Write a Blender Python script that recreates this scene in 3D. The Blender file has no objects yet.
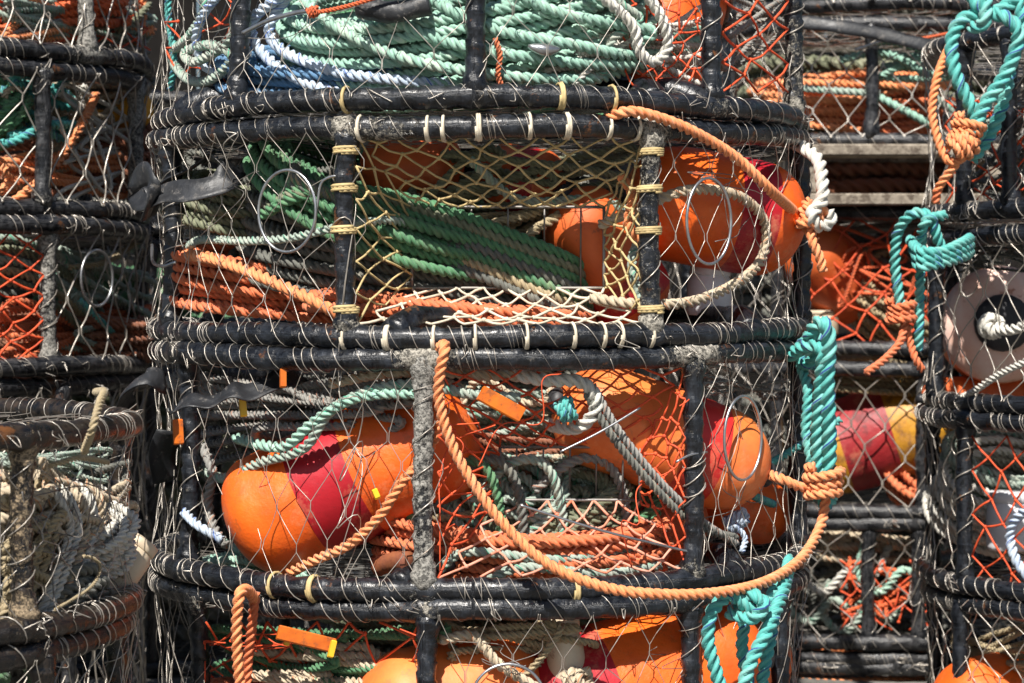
import bpy, math, random
import numpy as np
from mathutils import Vector, Matrix
PI=math.pi
F=2440.0; CZ=0.75; HR=300.0          # focal length in pixels, camera height, horizon row
S=bpy.context.scene; COL=S.collection
rs=np.random.RandomState(7); rnd=random.Random(7)
def A(*v): return np.array(v,float)
def W(px,py,Y): return A((px-512)/F*Y, Y, CZ-(py-HR)/F*Y)
def zrow(row,Y): return CZ-(row-HR)/F*Y

# ---------------------------------------------------------------- mesh building
class MB:
    def __init__(s): s.v=[];s.f=[];s.m=[];s.a=[];s.n=0
    def add(s,V,Fq,m=0,a=None):
        V=np.asarray(V,float).reshape(-1,3); Fq=np.asarray(Fq,int).reshape(-1,4)
        s.v.append(V); s.f.append(Fq+s.n); s.n+=len(V)
        s.m.append(np.full(len(Fq),m,int) if np.isscalar(m) else np.asarray(m,int))
        s.a.append(np.zeros_like(V) if a is None else np.asarray(a,float).reshape(-1,3))
    def build(s,name,mats,parent=None,loc=None,smooth=True):
        V=np.concatenate(s.v); Q=np.concatenate(s.f); M=np.concatenate(s.m); AT=np.concatenate(s.a)
        if loc is None:
            if parent is None:
                lo=V.min(0); hi=V.max(0); loc=A((lo[0]+hi[0])/2,(lo[1]+hi[1])/2,lo[2])
            else: loc=A(0,0,0)
        loc=np.array(loc,float)
        me=bpy.data.meshes.new(name)
        me.vertices.add(len(V)); me.vertices.foreach_set('co',(V-loc).astype(np.float32).ravel())
        me.loops.add(4*len(Q)); me.loops.foreach_set('vertex_index',Q.astype(np.int32).ravel())
        me.polygons.add(len(Q))
        me.polygons.foreach_set('loop_start',np.arange(0,4*len(Q),4,dtype=np.int32))
        me.polygons.foreach_set('loop_total',np.full(len(Q),4,np.int32))
        me.polygons.foreach_set('material_index',M.astype(np.int32))
        me.polygons.foreach_set('use_smooth',np.full(len(Q),smooth,bool))
        at=me.attributes.new('ruv','FLOAT_VECTOR','POINT'); at.data.foreach_set('vector',AT.astype(np.float32).ravel())
        for m in (mats if isinstance(mats,(list,tuple)) else [mats]): me.materials.append(m)
        me.update(calc_edges=True)
        o=bpy.data.objects.new(name,me); COL.objects.link(o); o.location=loc
        if parent: o.parent=parent
        return o
def tag(o,label,cat=None,group=None,kind=None):
    if label: o['label']=label
    if cat: o['category']=cat
    if group: o['group']=group
    if kind: o['kind']=kind
    return o
def empty(name,loc,label,cat,group=None):
    o=bpy.data.objects.new(name,None); COL.objects.link(o); o.location=Vector(loc); o.empty_display_size=.05
    return tag(o,label,cat,group)
def nrm(v): return v/np.maximum(np.linalg.norm(v,axis=-1,keepdims=True),1e-9)
def transport(P):
    T=nrm(np.gradient(P,axis=0)); N=np.zeros_like(P)
    u=A(0,0,1) if abs(T[0,2])<.8 else A(1,0,0)
    n=u-T[0]*u.dot(T[0]); n/=np.linalg.norm(n)
    for i in range(len(P)):
        t=T[i]; n=n-t*(n[0]*t[0]+n[1]*t[1]+n[2]*t[2]); n=n/math.sqrt(n[0]*n[0]+n[1]*n[1]+n[2]*n[2]); N[i]=n
    return T,N,np.cross(T,N)
def sweep(mb,P,rad,sides=8,up=None,closed=False,twist=None,prof=None,caps=True,m=0,third=0.0,rfun=None):
    """P (n,3) or (W,n,3). rad scalar or (n,)"""
    P=np.asarray(P,float); single=P.ndim==2
    if single: P=P[None]
    Wn,n,_=P.shape
    rad=np.broadcast_to(np.asarray(rad,float),(Wn,n)) if np.ndim(rad)<2 else rad
    if closed:
        T=nrm(np.roll(P,-1,1)-np.roll(P,1,1))
    else: T=nrm(np.gradient(P,axis=1))
    if up is None:
        T,N,B=transport(P[0]); T,N,B=T[None],N[None],B[None]
    else:
        U=np.broadcast_to(np.asarray(up,float),P.shape); N=nrm(U-T*(U*T).sum(-1,keepdims=True)); B=np.cross(T,N)
    s=np.concatenate([np.zeros((Wn,1)),np.cumsum(np.linalg.norm(np.diff(P,axis=1),axis=-1),1)],1)
    if caps and not closed:
        P=np.concatenate([P[:,:1],P,P[:,-1:]],1);N=np.concatenate([N[:,:1],N,N[:,-1:]],1);B=np.concatenate([B[:,:1],B,B[:,-1:]],1)
        s=np.concatenate([s[:,:1],s,s[:,-1:]],1)
        rad=np.concatenate([rad[:,:1]*.03,rad,rad[:,-1:]*.03],1); n+=2
        if twist is not None and not np.isscalar(twist): twist=np.concatenate([twist[:1],twist,twist[-1:]])
    if prof is None: ph=np.arange(sides)/sides*2*PI; mu=np.ones(sides)
    else: ph,mu=prof; sides=len(ph)
    tw=0 if twist is None else (s*twist)
    ang=ph[None,None,:]+(tw[...,None] if twist is not None else 0)
    R=rad[...,None]*mu
    if rfun is not None: R=R*rfun(s[...,None]+0*ang,ang+0*s[...,None])
    V=P[:,:,None,:]+R[...,None]*(np.cos(ang)[...,None]*N[:,:,None,:]+np.sin(ang)[...,None]*B[:,:,None,:])
    idx=np.arange(Wn*n*sides).reshape(Wn,n,sides)
    if closed: a=idx; b=np.roll(idx,-1,1)
    else: a=idx[:,:-1]; b=idx[:,1:]
    Q=np.stack([a,np.roll(a,-1,2),np.roll(b,-1,2),b],-1).reshape(-1,4)
    at=np.zeros(V.shape); at[...,0]=s[...,None]; at[...,1]=ph/(2*PI); at[...,2]=third if np.isscalar(third) else np.asarray(third)[:,None] if np.ndim(third)==1 and len(third)==n else third
    mb.add(V,Q,m,at)
def spline(pts,step=.004):
    P=np.array(pts,float); n=len(P)
    E=np.concatenate([[2*P[0]-P[1]],P,[2*P[-1]-P[-2]]])
    out=[]
    for i in range(n-1):
        p0,p1,p2,p3=E[i:i+4]; t=np.linspace(0,1,24,endpoint=False)[:,None]
        out.append(.5*((2*p1)+(-p0+p2)*t+(2*p0-5*p1+4*p2-p3)*t*t+(-p0+3*p1-3*p2+p3)*t**3))
    out.append(P[-1:]); C=np.concatenate(out)
    d=np.concatenate([[0],np.cumsum(np.linalg.norm(np.diff(C,axis=0),axis=1))])
    k=max(3,int(d[-1]/step)); u=np.linspace(0,d[-1],k)
    return np.stack([np.interp(u,d,C[:,j]) for j in range(3)],1)
def lobes(per):
    d,a=.56,.5; ph=[];mu=[]
    for k in range(3):
        for j in range(per):
            p=-PI/3+j*(2*PI/3)/per; ph.append(p+k*2*PI/3); mu.append((d*math.cos(p)+math.sqrt(max(0,a*a-(d*math.sin(p))**2)))/1.06)
    return np.array(ph),np.array(mu)
PROF5=lobes(5); PROF3=lobes(4)
def rope(mb,P,r,hi=True,m=0,pitch=None,sd=None):
    sweep(mb,P,r,prof=PROF5 if hi else PROF3,twist=2*PI/(pitch or r*4.5),m=m,third=rnd.random() if sd is None else sd)

# ---------------------------------------------------------------- materials
class NT:
    def __init__(s,name):
        s.m=bpy.data.materials.new(name); s.m.use_nodes=True; s.t=s.m.node_tree; s.t.nodes.clear()
        s.o=s.n('ShaderNodeOutputMaterial'); s.b=s.n('ShaderNodeBsdfPrincipled'); s.l(s.b.outputs[0],s.o.inputs[0])
    def n(s,t,**k):
        x=s.t.nodes.new(t)
        for a,b in k.items(): setattr(x,a,b)
        return x
    def l(s,a,b): s.t.links.new(a,b)
    def obj(s): return s.n('ShaderNodeTexCoord').outputs['Object']
    def noise(s,vec,scale,detail=4,rough=.6):
        x=s.n('ShaderNodeTexNoise'); x.inputs['Scale'].default_value=scale; x.inputs['Detail'].default_value=detail; x.inputs['Roughness'].default_value=rough
        s.l(vec,x.inputs['Vector']); return x.outputs['Fac']
    def mp(s,v,a,b,c=0,d=1):
        x=s.n('ShaderNodeMapRange'); s.l(v,x.inputs[0])
        for i,q in enumerate((a,b,c,d)): x.inputs[i+1].default_value=q
        return x.outputs[0]
    def mix(s,f,a,b):
        x=s.n('ShaderNodeMix',data_type='RGBA')
        if hasattr(f,'links'): s.l(f,x.inputs[0])
        else: x.inputs[0].default_value=f
        for q,i in ((a,6),(b,7)):
            if hasattr(q,'links'): s.l(q,x.inputs[i])
            else: x.inputs[i].default_value=(*q,1)
        return x.outputs[2]
    def math(s,op,a,b):
        x=s.n('ShaderNodeMath',operation=op)
        for i,q in enumerate((a,b)):
            if hasattr(q,'links'): s.l(q,x.inputs[i])
            else: x.inputs[i].default_value=q
        return x.outputs[0]
    def attr(s,sc=(1,1,1)):
        a=s.n('ShaderNodeAttribute'); a.attribute_name='ruv'
        x=s.n('ShaderNodeVectorMath',operation='MULTIPLY'); s.l(a.outputs['Vector'],x.inputs[0]); x.inputs[1].default_value=sc
        return x.outputs[0]
    def bump(s,h,st,dist=.002):
        x=s.n('ShaderNodeBump'); x.inputs['Strength'].default_value=st; x.inputs['Distance'].default_value=dist; s.l(h,x.inputs['Height']); s.l(x.outputs[0],s.b.inputs['Normal'])
    def set(s,k,v):
        if hasattr(v,'links'): s.l(v,s.b.inputs[k])
        else: s.b.inputs[k].default_value=(*v,1) if isinstance(v,tuple) else v
def rope_mat(name,c1,c2,tr=None,fade=(.45,.42,.36),fa=.35):
    t=NT(name); fib=t.noise(t.attr((70,34,9)),1,3); big=t.noise(t.attr((5,1.3,40)),1,4,.7)
    c=t.mix(t.mp(fib,.3,.7),c1,c2)
    c=t.mix(t.mp(big,.5,.78,0,fa),c,fade)
    dirt=t.noise(t.obj(),14,5,.7); c=t.mix(t.mp(dirt,.55,.8,0,.45),c,tuple(x*.3+.015 for x in c1))
    if tr:
        sx=t.n('ShaderNodeSeparateXYZ'); t.l(t.attr(),sx.inputs[0])
        w=t.math('ABSOLUTE',t.math('SUBTRACT',sx.outputs[1],.02),0); w=t.mp(w,.025,.035,1,0)
        br=t.mp(t.noise(t.attr((18,3,7)),1,2),.42,.5); c=t.mix(t.math('MULTIPLY',w,br),c,tr)
    t.set('Base Color',c); t.set('Roughness',t.mp(fib,.2,.8,.5,.8)); t.set('Sheen Weight',.15)
    t.bump(t.noise(t.attr((160,46,3)),1,2),.8,.0012)
    return t.m
def rubber(name,crust=(.42,.39,.33),base=(.004,.0045,.006),dust=(.035,.042,.055),lo=.33):
    t=NT(name); ob=t.obj(); sx=t.n('ShaderNodeSeparateXYZ'); t.l(t.attr(),sx.inputs[0])
    st=t.noise(t.attr((34,4,0)),1,6,.75); fine=t.noise(ob,230,4,.75); wr_=t.noise(t.attr((120,1.2,0)),1,3,.6)
    c=t.mix(t.mp(st,.44,.74,0,.9),base,dust)
    c=t.mix(t.mp(wr_,.56,.66,0,.35),c,dust)
    c=t.mix(t.mp(t.noise(ob,60,5,.8),.60,.70,0,.7),c,(.13,.12,.105))
    rust=t.mp(t.noise(ob,19,5,.75),.62,.68); c=t.mix(t.math('MULTIPLY',rust,.6),c,(.20,.075,.02))
    k=t.math('ADD',t.math('MULTIPLY',t.noise(ob,95,6,.85),.85),t.math('MULTIPLY',sx.outputs[2],.60))
    k=t.math('ADD',k,t.math('MULTIPLY',t.noise(ob,14,3),.30)); mk=t.mp(k,.79,.83)
    cc=t.mix(t.mp(t.math('ADD',t.math('MULTIPLY',fine,.6),t.math('MULTIPLY',t.noise(ob,85,5,.85),.4)),.44,.56),tuple(x*.18 for x in crust),crust)
    c=t.mix(mk,c,cc); t.set('Base Color',c)
    t.set('Roughness',t.math('MAXIMUM',t.mp(st,.3,.8,.20,.52),t.math('MULTIPLY',mk,.85)))
    h=t.math('ADD',t.math('MULTIPLY',st,.5),t.math('MULTIPLY',mk,t.math('ADD',fine,.5)))
    h=t.math('ADD',h,t.math('MULTIPLY',t.noise(ob,130,4),.35)); h=t.math('ADD',h,t.math('MULTIPLY',wr_,.5))
    t.bump(h,.9,.0026); return t.m
def simple(name,c1,c2,sc=30,rough=(.4,.6),metal=0,bump=.3,bd=.001,bs=120,spots=None):
    t=NT(name); ob=t.obj(); c=t.mix(t.mp(t.noise(ob,sc,5,.7),.35,.65),c1,c2)
    if spots: c=t.mix(t.mp(t.noise(ob,spots[1],5,.75),spots[2],spots[2]+.06,0,spots[3] if len(spots)>3 else 1),c,spots[0])
    if spots and 'foam' in name:
        c=t.mix(t.mp(t.noise(ob,130,5,.8),.60,.68,0,.55),c,spots[0]); c=t.mix(t.mp(t.noise(ob,11,6,.8),.54,.70,0,.35),c,(.80,.42,.22))
    t.set('Base Color',c); t.set('Roughness',t.mp(t.noise(ob,sc*1.7,3),.3,.7,*rough)); t.set('Metallic',metal)
    if bump: t.bump(t.noise(ob,bs,4,.7),bump,bd)
    return t.m
M=dict(
 rubber=rubber('rubber_black'), rubber_brown=rubber('rubber_rusty',crust=(.36,.27,.17),dust=(.06,.04,.025)),
 rubber_grey=rubber('rubber_grey',crust=(.36,.345,.31),dust=(.09,.09,.095)),
 wire=simple('steel_wire',(.50,.46,.41),(.30,.27,.23),25,(.3,.5),.55,0,spots=((.2,.09,.04),18,.62,.7)),
 wire_dull=simple('dull_wire',(.26,.25,.24),(.14,.12,.10),25,(.4,.6),.5,0),
 twine_tan=simple('twine_tan',(.60,.46,.22),(.40,.30,.14),40,(.6,.8),0,.5,.001,500),
 twine_white=simple('twine_white',(.70,.63,.50),(.48,.41,.30),40,(.6,.8),0,.5,.001,500),
 twine_orange=simple('twine_orange',(.75,.10,.025),(.50,.06,.02),40,(.55,.8),0,.5,.001,500),
 twine_pink=simple('twine_faded',(.72,.40,.30),(.62,.18,.09),14,(.6,.8),0,.5,.001,500),
 galv=simple('galvanised_ring',(.50,.51,.52),(.34,.34,.35),40,(.25,.4),.9,.1),
 orange=simple('orange_foam',(.86,.15,.012),(.68,.085,.009),7,(.36,.6),0,.6,.003,38,spots=((.42,.10,.02),30,.57,.45)),
 orange_dull_shade=simple('orange_dull_shade_foam',(.66,.13,.025),(.5,.085,.02),9,(.45,.65),0,.4,.0015,70,spots=((.18,.06,.03),20,.6,.7)),  # duller orange; on buoys under the lids it puts shade into the colour
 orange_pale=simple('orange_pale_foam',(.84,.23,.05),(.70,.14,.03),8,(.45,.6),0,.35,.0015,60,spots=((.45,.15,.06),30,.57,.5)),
 red=simple('red_foam',(.42,.008,.018),(.33,.006,.014),9,(.4,.55),0,.35,.0015,70,spots=((.16,.01,.015),30,.57,.55)),
 brightred=simple('bright_red_foam',(.68,.03,.02),(.52,.02,.02),9,(.4,.55),0,.35,.0015,70,spots=((.2,.03,.02),24,.66,.6)),
 yellow=simple('yellow_foam',(.85,.42,.015),(.78,.32,.01),9,(.4,.55),0,.35,.0015,70,spots=((.3,.12,.03),24,.64,.7)),
 dull_shaded_yellow=simple('dull_shaded_yellow_foam',(.62,.30,.015),(.45,.20,.02),14,(.45,.65),0,.6,.003,40,spots=((.2,.09,.03),26,.54,.7)),  # yellow darkened, shade put into the colour, plus scuffs
 worn_shaded_red=simple('worn_shaded_red_foam',(.36,.022,.025),(.26,.012,.018),14,(.45,.65),0,.6,.003,40,spots=((.10,.02,.02),26,.54,.7)),  # scuffed red, also darkened to carry shade in its colour
 pinkfoam=simple('faded_pink_foam',(.86,.66,.58),(.80,.46,.36),10,(.55,.75),0,.5,.002,60,spots=((.40,.13,.07),26,.6,.8)),
 white=simple('white_plastic',(.74,.75,.78),(.62,.62,.64),12,(.35,.5),0,.15,spots=((.3,.25,.2),30,.62,.6)),
 cream=simple('cream_plastic',(.62,.52,.38),(.5,.40,.28),12,(.4,.6),0,.15,spots=((.25,.16,.1),30,.6,.7)),
 tag=simple('orange_plastic',(.60,.15,.008),(.46,.085,.008),30,(.35,.55),0,.3,spots=((.22,.07,.02),60,.55,.7)),
 yellowtag=simple('yellow_plastic',(.85,.50,.02),(.75,.4,.02),20,(.35,.5),0,.1),
 blackplug=simple('black_plug',(.015,.015,.017),(.04,.04,.045),40,(.4,.6),0,.3),
 strap=simple('rubber_strap',(.010,.0105,.012),(.028,.03,.034),30,(.38,.6),0,.7,.002,60,spots=((.13,.12,.11),50,.57,.6)),
)
R=dict(
 orange=rope_mat('orange_rope',(.74,.20,.055),(.84,.34,.14),fade=(.82,.52,.32),fa=.5),
 brick=rope_mat('brick_orange_rope',(.60,.125,.035),(.70,.19,.07),fade=(.62,.33,.20),fa=.4),
 rust=rope_mat('rust_brown_rope',(.22,.07,.03),(.32,.12,.06),fade=(.40,.25,.16),fa=.5),  # darker brick: brown shadow of the far left pots put into the colour
 red=rope_mat('red_orange_rope',(.62,.09,.02),(.70,.14,.03),fade=(.5,.2,.1)),
 seafoam=rope_mat('seafoam_rope',(.20,.41,.32),(.34,.52,.42),fade=(.70,.75,.62),fa=.95),
 teal=rope_mat('teal_rope',(.045,.33,.30),(.11,.44,.40),tr=(.02,.06,.25),fade=(.34,.60,.54),fa=.8),
 green=rope_mat('green_rope',(.05,.17,.075),(.09,.24,.11),fade=(.28,.32,.18),fa=.8),
 olive=rope_mat('olive_rope',(.13,.15,.085),(.20,.21,.13),fade=(.34,.30,.22),fa=.7),
 grey=rope_mat('grey_rope',(.20,.20,.19),(.30,.29,.26),tr=(.35,.16,.1),fade=(.45,.40,.33),fa=.6),
 slate=rope_mat('slate_rope',(.085,.09,.08),(.16,.16,.135),fade=(.30,.27,.20),fa=.8),
 white=rope_mat('white_rope',(.68,.66,.60),(.52,.50,.44),fade=(.42,.34,.24),fa=.5),
 bluewhite=rope_mat('blue_white_rope',(.60,.66,.72),(.30,.42,.60),tr=(.05,.13,.45),fade=(.72,.72,.70),fa=.6),
 blue=rope_mat('blue_rope',(.07,.17,.32),(.12,.26,.42),fade=(.2,.34,.44)),
 beige=rope_mat('beige_rope',(.56,.47,.34),(.42,.33,.22),tr=(.5,.2,.08),fade=(.66,.58,.46)),
 khaki=rope_mat('khaki_rope',(.32,.25,.14),(.42,.33,.19),fade=(.45,.38,.28)),
 mint=rope_mat('mint_grey_rope',(.26,.36,.30),(.36,.40,.34),tr=(.05,.33,.2),fade=(.56,.50,.42),fa=.8),
)
# ---------------------------------------------------------------- crab pot
def ridge(amp=.07,p=.034,sd=0):
    r=np.random.RandomState(sd); k=r.uniform(0,6,8)
    def f(s,a):
        q=np.mod(s/p+a/(2*PI)+.25*np.sin(s*9+k[0]),1)
        lump=.035*np.sin(s*31+k[1]+1.5*np.sin(a+k[2]))+.03*np.sin(s*83+k[3]+2*a)+.02*np.sin(s*150+3*a+k[4])
        return 1+amp*(q-.5)+lump
    return f
def ang_px(cx,D,Rr,px):
    best=None
    for i in range(-900,901):
        a=i*PI/1800*.98
        x=cx+Rr*math.sin(a); y=D-Rr*math.cos(a); e=abs(512+F*x/y-px)
        if best is None or e<best[0]: best=(e,a)
    return best[1]
class Pot:
    def __init__(s,cx,D,z0,z1,label,Rr=.48,tr=.0155,posts=(),rubber='rubber',crust=0.0,crust_at=(),cells=108,rows=7,
                 wire='wire',wr=.0006,skip=(),lid=True,lash=110,detail=1,group='crab pots stacked in columns',bars=(),seed=0,post_crust={},tw_posts=()):
        s.cx,s.D,s.z0,s.z1,s.R,s.tr=cx,D,z0,z1,Rr,tr; s.h=z1-z0
        s.root=empty('crab_pot',(cx,D,z0-tr),label,'crab pot',group); s.base=A(cx,D,z0-tr)
        r=np.random.RandomState(seed+11); s.rr=r
        mat=M[rubber]; s.pa=[ang_px(cx,D,Rr,p) for p in posts]
        # rear posts to close the circle
        allp=list(s.pa); 
        if allp:
            st=max(allp)+.9
            while st<min(allp)+2*PI-.55: allp.append(st); st+=.95
        else: allp=[k*2*PI/6+.3 for k in range(6)]
        ns=int(2*PI*Rr/(.0045/detail if detail>=1 else .012)); sd=16 if detail>=1 else 10
        wob=r.uniform(0,6,6)
        def ringpath(z,n=ns):
            a=np.arange(n)/n*2*PI
            rad=Rr+.004*np.sin(2*a+wob[0])+.003*np.sin(3*a+wob[1])+.0015*np.sin(11*a+wob[3])
            return np.stack([rad*np.sin(a),-rad*np.cos(a),z+.0035*np.sin(2*a+wob[2])+.0018*np.sin(7*a+wob[4])],1),a
        s.ringpath=ringpath; zb=tr; zt=tr+s.h; s.zb,s.zt=zb,zt
        for nm,z,sdd in (('bottom_ring',zb,1),('top_ring',zt,2)):
            P,a=ringpath(z); mb=MB()
            cr=np.full(len(a),crust)
            for (pxc,w,amt,which) in crust_at:
                if which in (nm[0],'x'):
                    ac=ang_px(cx,D,Rr,pxc); cr=np.maximum(cr,crust+amt*np.exp(-((a-ac+PI)%(2*PI)-PI)**2/(w/Rr)**2))
            U=P*A(1,1,0)
            rad=np.full(len(a),tr)
            for q in allp: rad=rad*(1+.13*np.exp(-(((a-q+PI)%(2*PI)-PI)*Rr/.024)**2))
            sweep(mb,P,rad,sd,up=U,closed=True,third=cr,rfun=ridge(.13,.033,seed*3+sdd))
            ob=mb.build(nm,mat,s.root)
            if lash: s.lashing(ob,z,lash,detail,wire,r,allp)
        # posts
        for i,q in enumerate(allp):
            n=max(10,int(s.h/(.004 if detail>=1 else .01))); z=np.linspace(zb,zt,n); c=A(math.sin(q),-math.cos(q),0)*Rr
            bow=r.uniform(-.006,.006); P=c+np.stack([bow*np.sin((z-zb)/s.h*PI),0*z,z],1)
            e=np.minimum(z-zb,zt-z); rad=tr*.86*(1+.35*np.exp(-((e-tr)/.016)**2*1.0))
            pc=post_crust.get(i,crust); k=np.full(n,pc) + .25*np.exp(-(e/.03)**2)*(pc>0.05)
            mb=MB(); sweep(mb,P,rad,sd,up=c,third=np.concatenate([k[:1],k,k[-1:]]),rfun=ridge(.22,.024,seed*5+i))
            po=mb.build('post',M['rubber_grey'] if pc>.4 and rubber=='rubber' else mat,s.root)
            # wire / twine wraps on post
            mw=MB(); ax=A(0,0,1); tg=A(math.cos(q),math.sin(q),0)
            cf=lambda u,c=c: c+np.stack([bow*np.sin((u-zb)/s.h*PI),0*u,u],1)
            af=lambda u,c=c: (np.tile(ax,(len(u),1)),np.tile(c/np.linalg.norm(c),(len(u),1)))
            s.helix(mw,cf,af,int(4*detail)+3,zb+.02,zt-.02,tr*.95,.0006,r,clump=1.6)
            mw.build('wire_lashing',M[wire],po)
            if i in tw_posts:
                for f in (.88,.70,.50,.12):
                    mw=MB(); z_=zb+f*s.h; s.helix(mw,cf,af,3.2,z_-.0045,z_+.0045,tr*.99,.0016,r,clump=0)
                    mw.build('twine_wrap',M['twine_tan'],po)
        # floor bars with rubber shoulders
        for (p1,da) in bars:
            a1=ang_px(cx,D,Rr,p1); a2=a1+da
            q1=A(math.sin(a1),-math.cos(a1),0)*Rr+A(0,0,zb+.002); q2=A(math.sin(a2),-math.cos(a2),0)*Rr+A(0,0,zb+.002)
            L=np.linalg.norm(q2-q1); t=np.linspace(0,1,int(L/.006))[:,None]; P=q1+(q2-q1)*t+A(0,0,.020)*np.clip(t*L/.05,0,1)*np.clip((1-t)*L/.05,0,1)
            e=np.minimum(t[:,0],1-t[:,0])*L; rad=tr*(1+.35*np.exp(-((e-.02)/.03)**2))
            mb=MB(); sweep(mb,P,rad,14,up=A(0,0,1),rfun=ridge(.07,.03,seed+9)); mb.build('floor_bar',mat,s.root)
        # side netting
        mb=MB(); s.side_net(mb,cells,rows,wr,r,[(ang_px(cx,D,Rr,p0),ang_px(cx,D,Rr,p1)) for p0,p1 in skip])
        mb.build('wire_mesh',M[wire],s.root)
        if lid:
            for nm,z in (('lid_mesh',zt-.004),('floor_mesh',zb-.003)):
                mb=MB(); s.disc_net(mb,z,wr,r,.05 if detail>=1 else .07); mb.build(nm,M[wire],s.root)
    def wrap(s,mb,c,axis,rad,wr,r,up,jit=.25):
        n=14; a=np.arange(n)/n*2*PI
        u=nrm(up-axis*np.dot(up,axis)); v=np.cross(axis,u)
        k=r.uniform(-jit,jit); k2=r.uniform(-jit,jit)
        P=c+rad*1.04*(np.cos(a)[:,None]*u+np.sin(a)[:,None]*v)+axis*(rad*(k*np.cos(a)+k2*np.sin(a)))[:,None]
        sweep(mb,P,wr,5,up=axis,closed=True)
    def helix(s,mb,cfun,afun,turns,q0,q1,rad,wr,r,per=14,clump=.7):
        """one wire wound round a tube: cfun(u) centre, afun(u) -> (axis, radial) at parameter u"""
        n=int(turns*per); t=np.linspace(0,1,n); k=r.uniform(0,6,6); T_=turns
        w=t.copy()
        for fr,am in ((T_*.31,.30),(T_*.17,.35),(T_*.09,.3),(T_*.05,.25)): w=w+clump*am/(2*PI*fr)*np.sin(2*PI*fr*t+k[int(am*10)%6])*1.6
        # snap within every turn: most of the advance happens at the back of the tube
        ph=t*turns*2*PI; w=w+ .9/(2*PI*turns)*np.sin(ph)
        w=(w-w[0])/(w[-1]-w[0]); u=q0+(q1-q0)*w
        C=cfun(u); AX,RD=afun(u); V=np.cross(AX,RD)
        lump=1.05+.03*np.sin(ph*.5+k[1])
        P=C+rad*lump[:,None]*(np.cos(ph)[:,None]*RD+np.sin(ph)[:,None]*V)
        sweep(mb,P,wr*(1+.35*np.sin(ph/2/PI*.7)+.3*np.sin(ph/2/PI*.13+1)),5,up=AX)
    def lashing(s,parent,z,n,detail,wire,r,posts):
        mb=MB(); P,a=s.ringpath(z,720)
        Pc=np.concatenate([P,P[:1]]); ac=np.linspace(0,2*PI,721)
        cf=lambda u: np.stack([np.interp(np.mod(u,2*PI),ac,Pc[:,k]) for k in range(3)],1)
        af=lambda u: (np.stack([np.cos(u),np.sin(u),0*u],1),np.stack([np.sin(u),-np.cos(u),0*u],1))
        q=r.uniform(0,6); s.helix(mb,cf,af,n*1.05,q,q+2*PI,s.tr*1.03,.00055,r,clump=1.15)
        for _ in range(int(26*detail)):
            q=r.choice(posts)+r.normal(0,.10) if posts else r.uniform(0,2*PI); i=int((q%(2*PI))/(2*PI)*720)%720
            c=P[i]*A(1.033,1.033,1)+A(0,0,r.uniform(-.008,.008)); d=r.normal(0,1,3); e=r.normal(0,1,3)
            sweep(mb,spline([c,c+.008*d,c+.010*e,c+.007*r.normal(0,1,3)],.003),.0007,4)
        mb.build('wire_lashing',M[wire],parent)
    def side_net(s,mb,cells,rows,wr,r,skip):
        da=2*PI/cells; z0,z1=s.zb+s.tr*.2,s.zt-s.tr*.2
        J=r.normal(0,1,(cells*2+2,rows+2,2)); wires=[];ups=[]
        dz=(z1-z0)/rows
        for i in range(cells):
            a=i*da; aa=(a+PI)%(2*PI)-PI
            if any(p<aa<q for p,q in skip): continue
            pts=[]
            for j in range(rows+1):
                side=1 if (i+j)%2 else -1
                nid=(i if side>0 else i-1)%cells
                jx=J[nid,j]; an=a+side*da*.5+jx[0]*da*.15; zz=z0+j*dz+(jx[1]*dz*.12 if 0<j<rows else 0)
                off=-side*da*.03
                tw=dz*.11
                for d in (-1,1): pts.append((an+off*(1),min(max(zz+d*tw,z0),z1)))
            pts=np.array(pts); an,zz=pts[:,0],pts[:,1]
            # resample with slight smoothing
            t=np.arange(len(an)); u=np.linspace(0,len(an)-1,len(an)*3-2)
            an=np.interp(u,t,an); zz=np.interp(u,t,zz)
            f=(zz-z0)/(z1-z0); rad=s.R+.014-.016*np.sin(f*PI)**.7+.004*np.sin(an*17+zz*30)+.002*np.sin(i*2.3+zz*60)
            wires.append(np.stack([rad*np.sin(an),-rad*np.cos(an),zz],1)); ups.append(np.stack([np.sin(an),-np.cos(an),0*an],1))
        sweep(mb,np.array(wires),wr,5,up=np.array(ups))
    def disc_net(s,mb,z,wr,r,cell):
        Rr=s.R; n=int(2*Rr/(cell*.6)); dx=2*Rr/n
        for i in range(n):
            x=-Rr+(i+.5)*dx; L=math.sqrt(max(0,Rr*Rr-x*x)); 
            if L<.06: continue
            j0=int(-L/(cell*.5)); j1=int(L/(cell*.5)); pts=[A(x,-L,z)]
            for j in range(j0+1,j1):
                side=1 if (i+j)%2 else -1; xx=x+side*dx*.5+.004*math.sin(j*3.1+i); yy=j*cell*.5
                pts+= [A(xx,yy-.007,0),A(xx,yy+.007,0)]
            pts.append(A(x,L,z)); P=np.array(pts); rr_=np.sqrt(P[:,0]**2+P[:,1]**2)
            P[:,2]=z-.014*np.clip(1-(rr_/Rr)**2,0,1)+.005*np.sin(P[:,0]*23+2)*np.sin(P[:,1]*19)
            P[:,2]+=r.normal(0,.0012,len(P))
            sweep(mb,P,wr,4,up=A(0,0,1))
    # world point on the ray of a pixel, at radial distance R-inset from the pot's axis (front side)
    def at(s,px,py,inset=.04):
        dx,dz=(px-512)/F,-(py-HR)/F; q=s.R-inset
        a=dx*dx+1; b=-2*(dx*s.cx+s.D); c=s.cx**2+s.D**2-q*q; disc=b*b-4*a*c
        Y=(-b-math.sqrt(disc))/(2*a) if disc>0 else -b/(2*a)
        return A(dx*Y,Y,CZ+dz*Y)
    def world(s,v): return v-s.base
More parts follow.
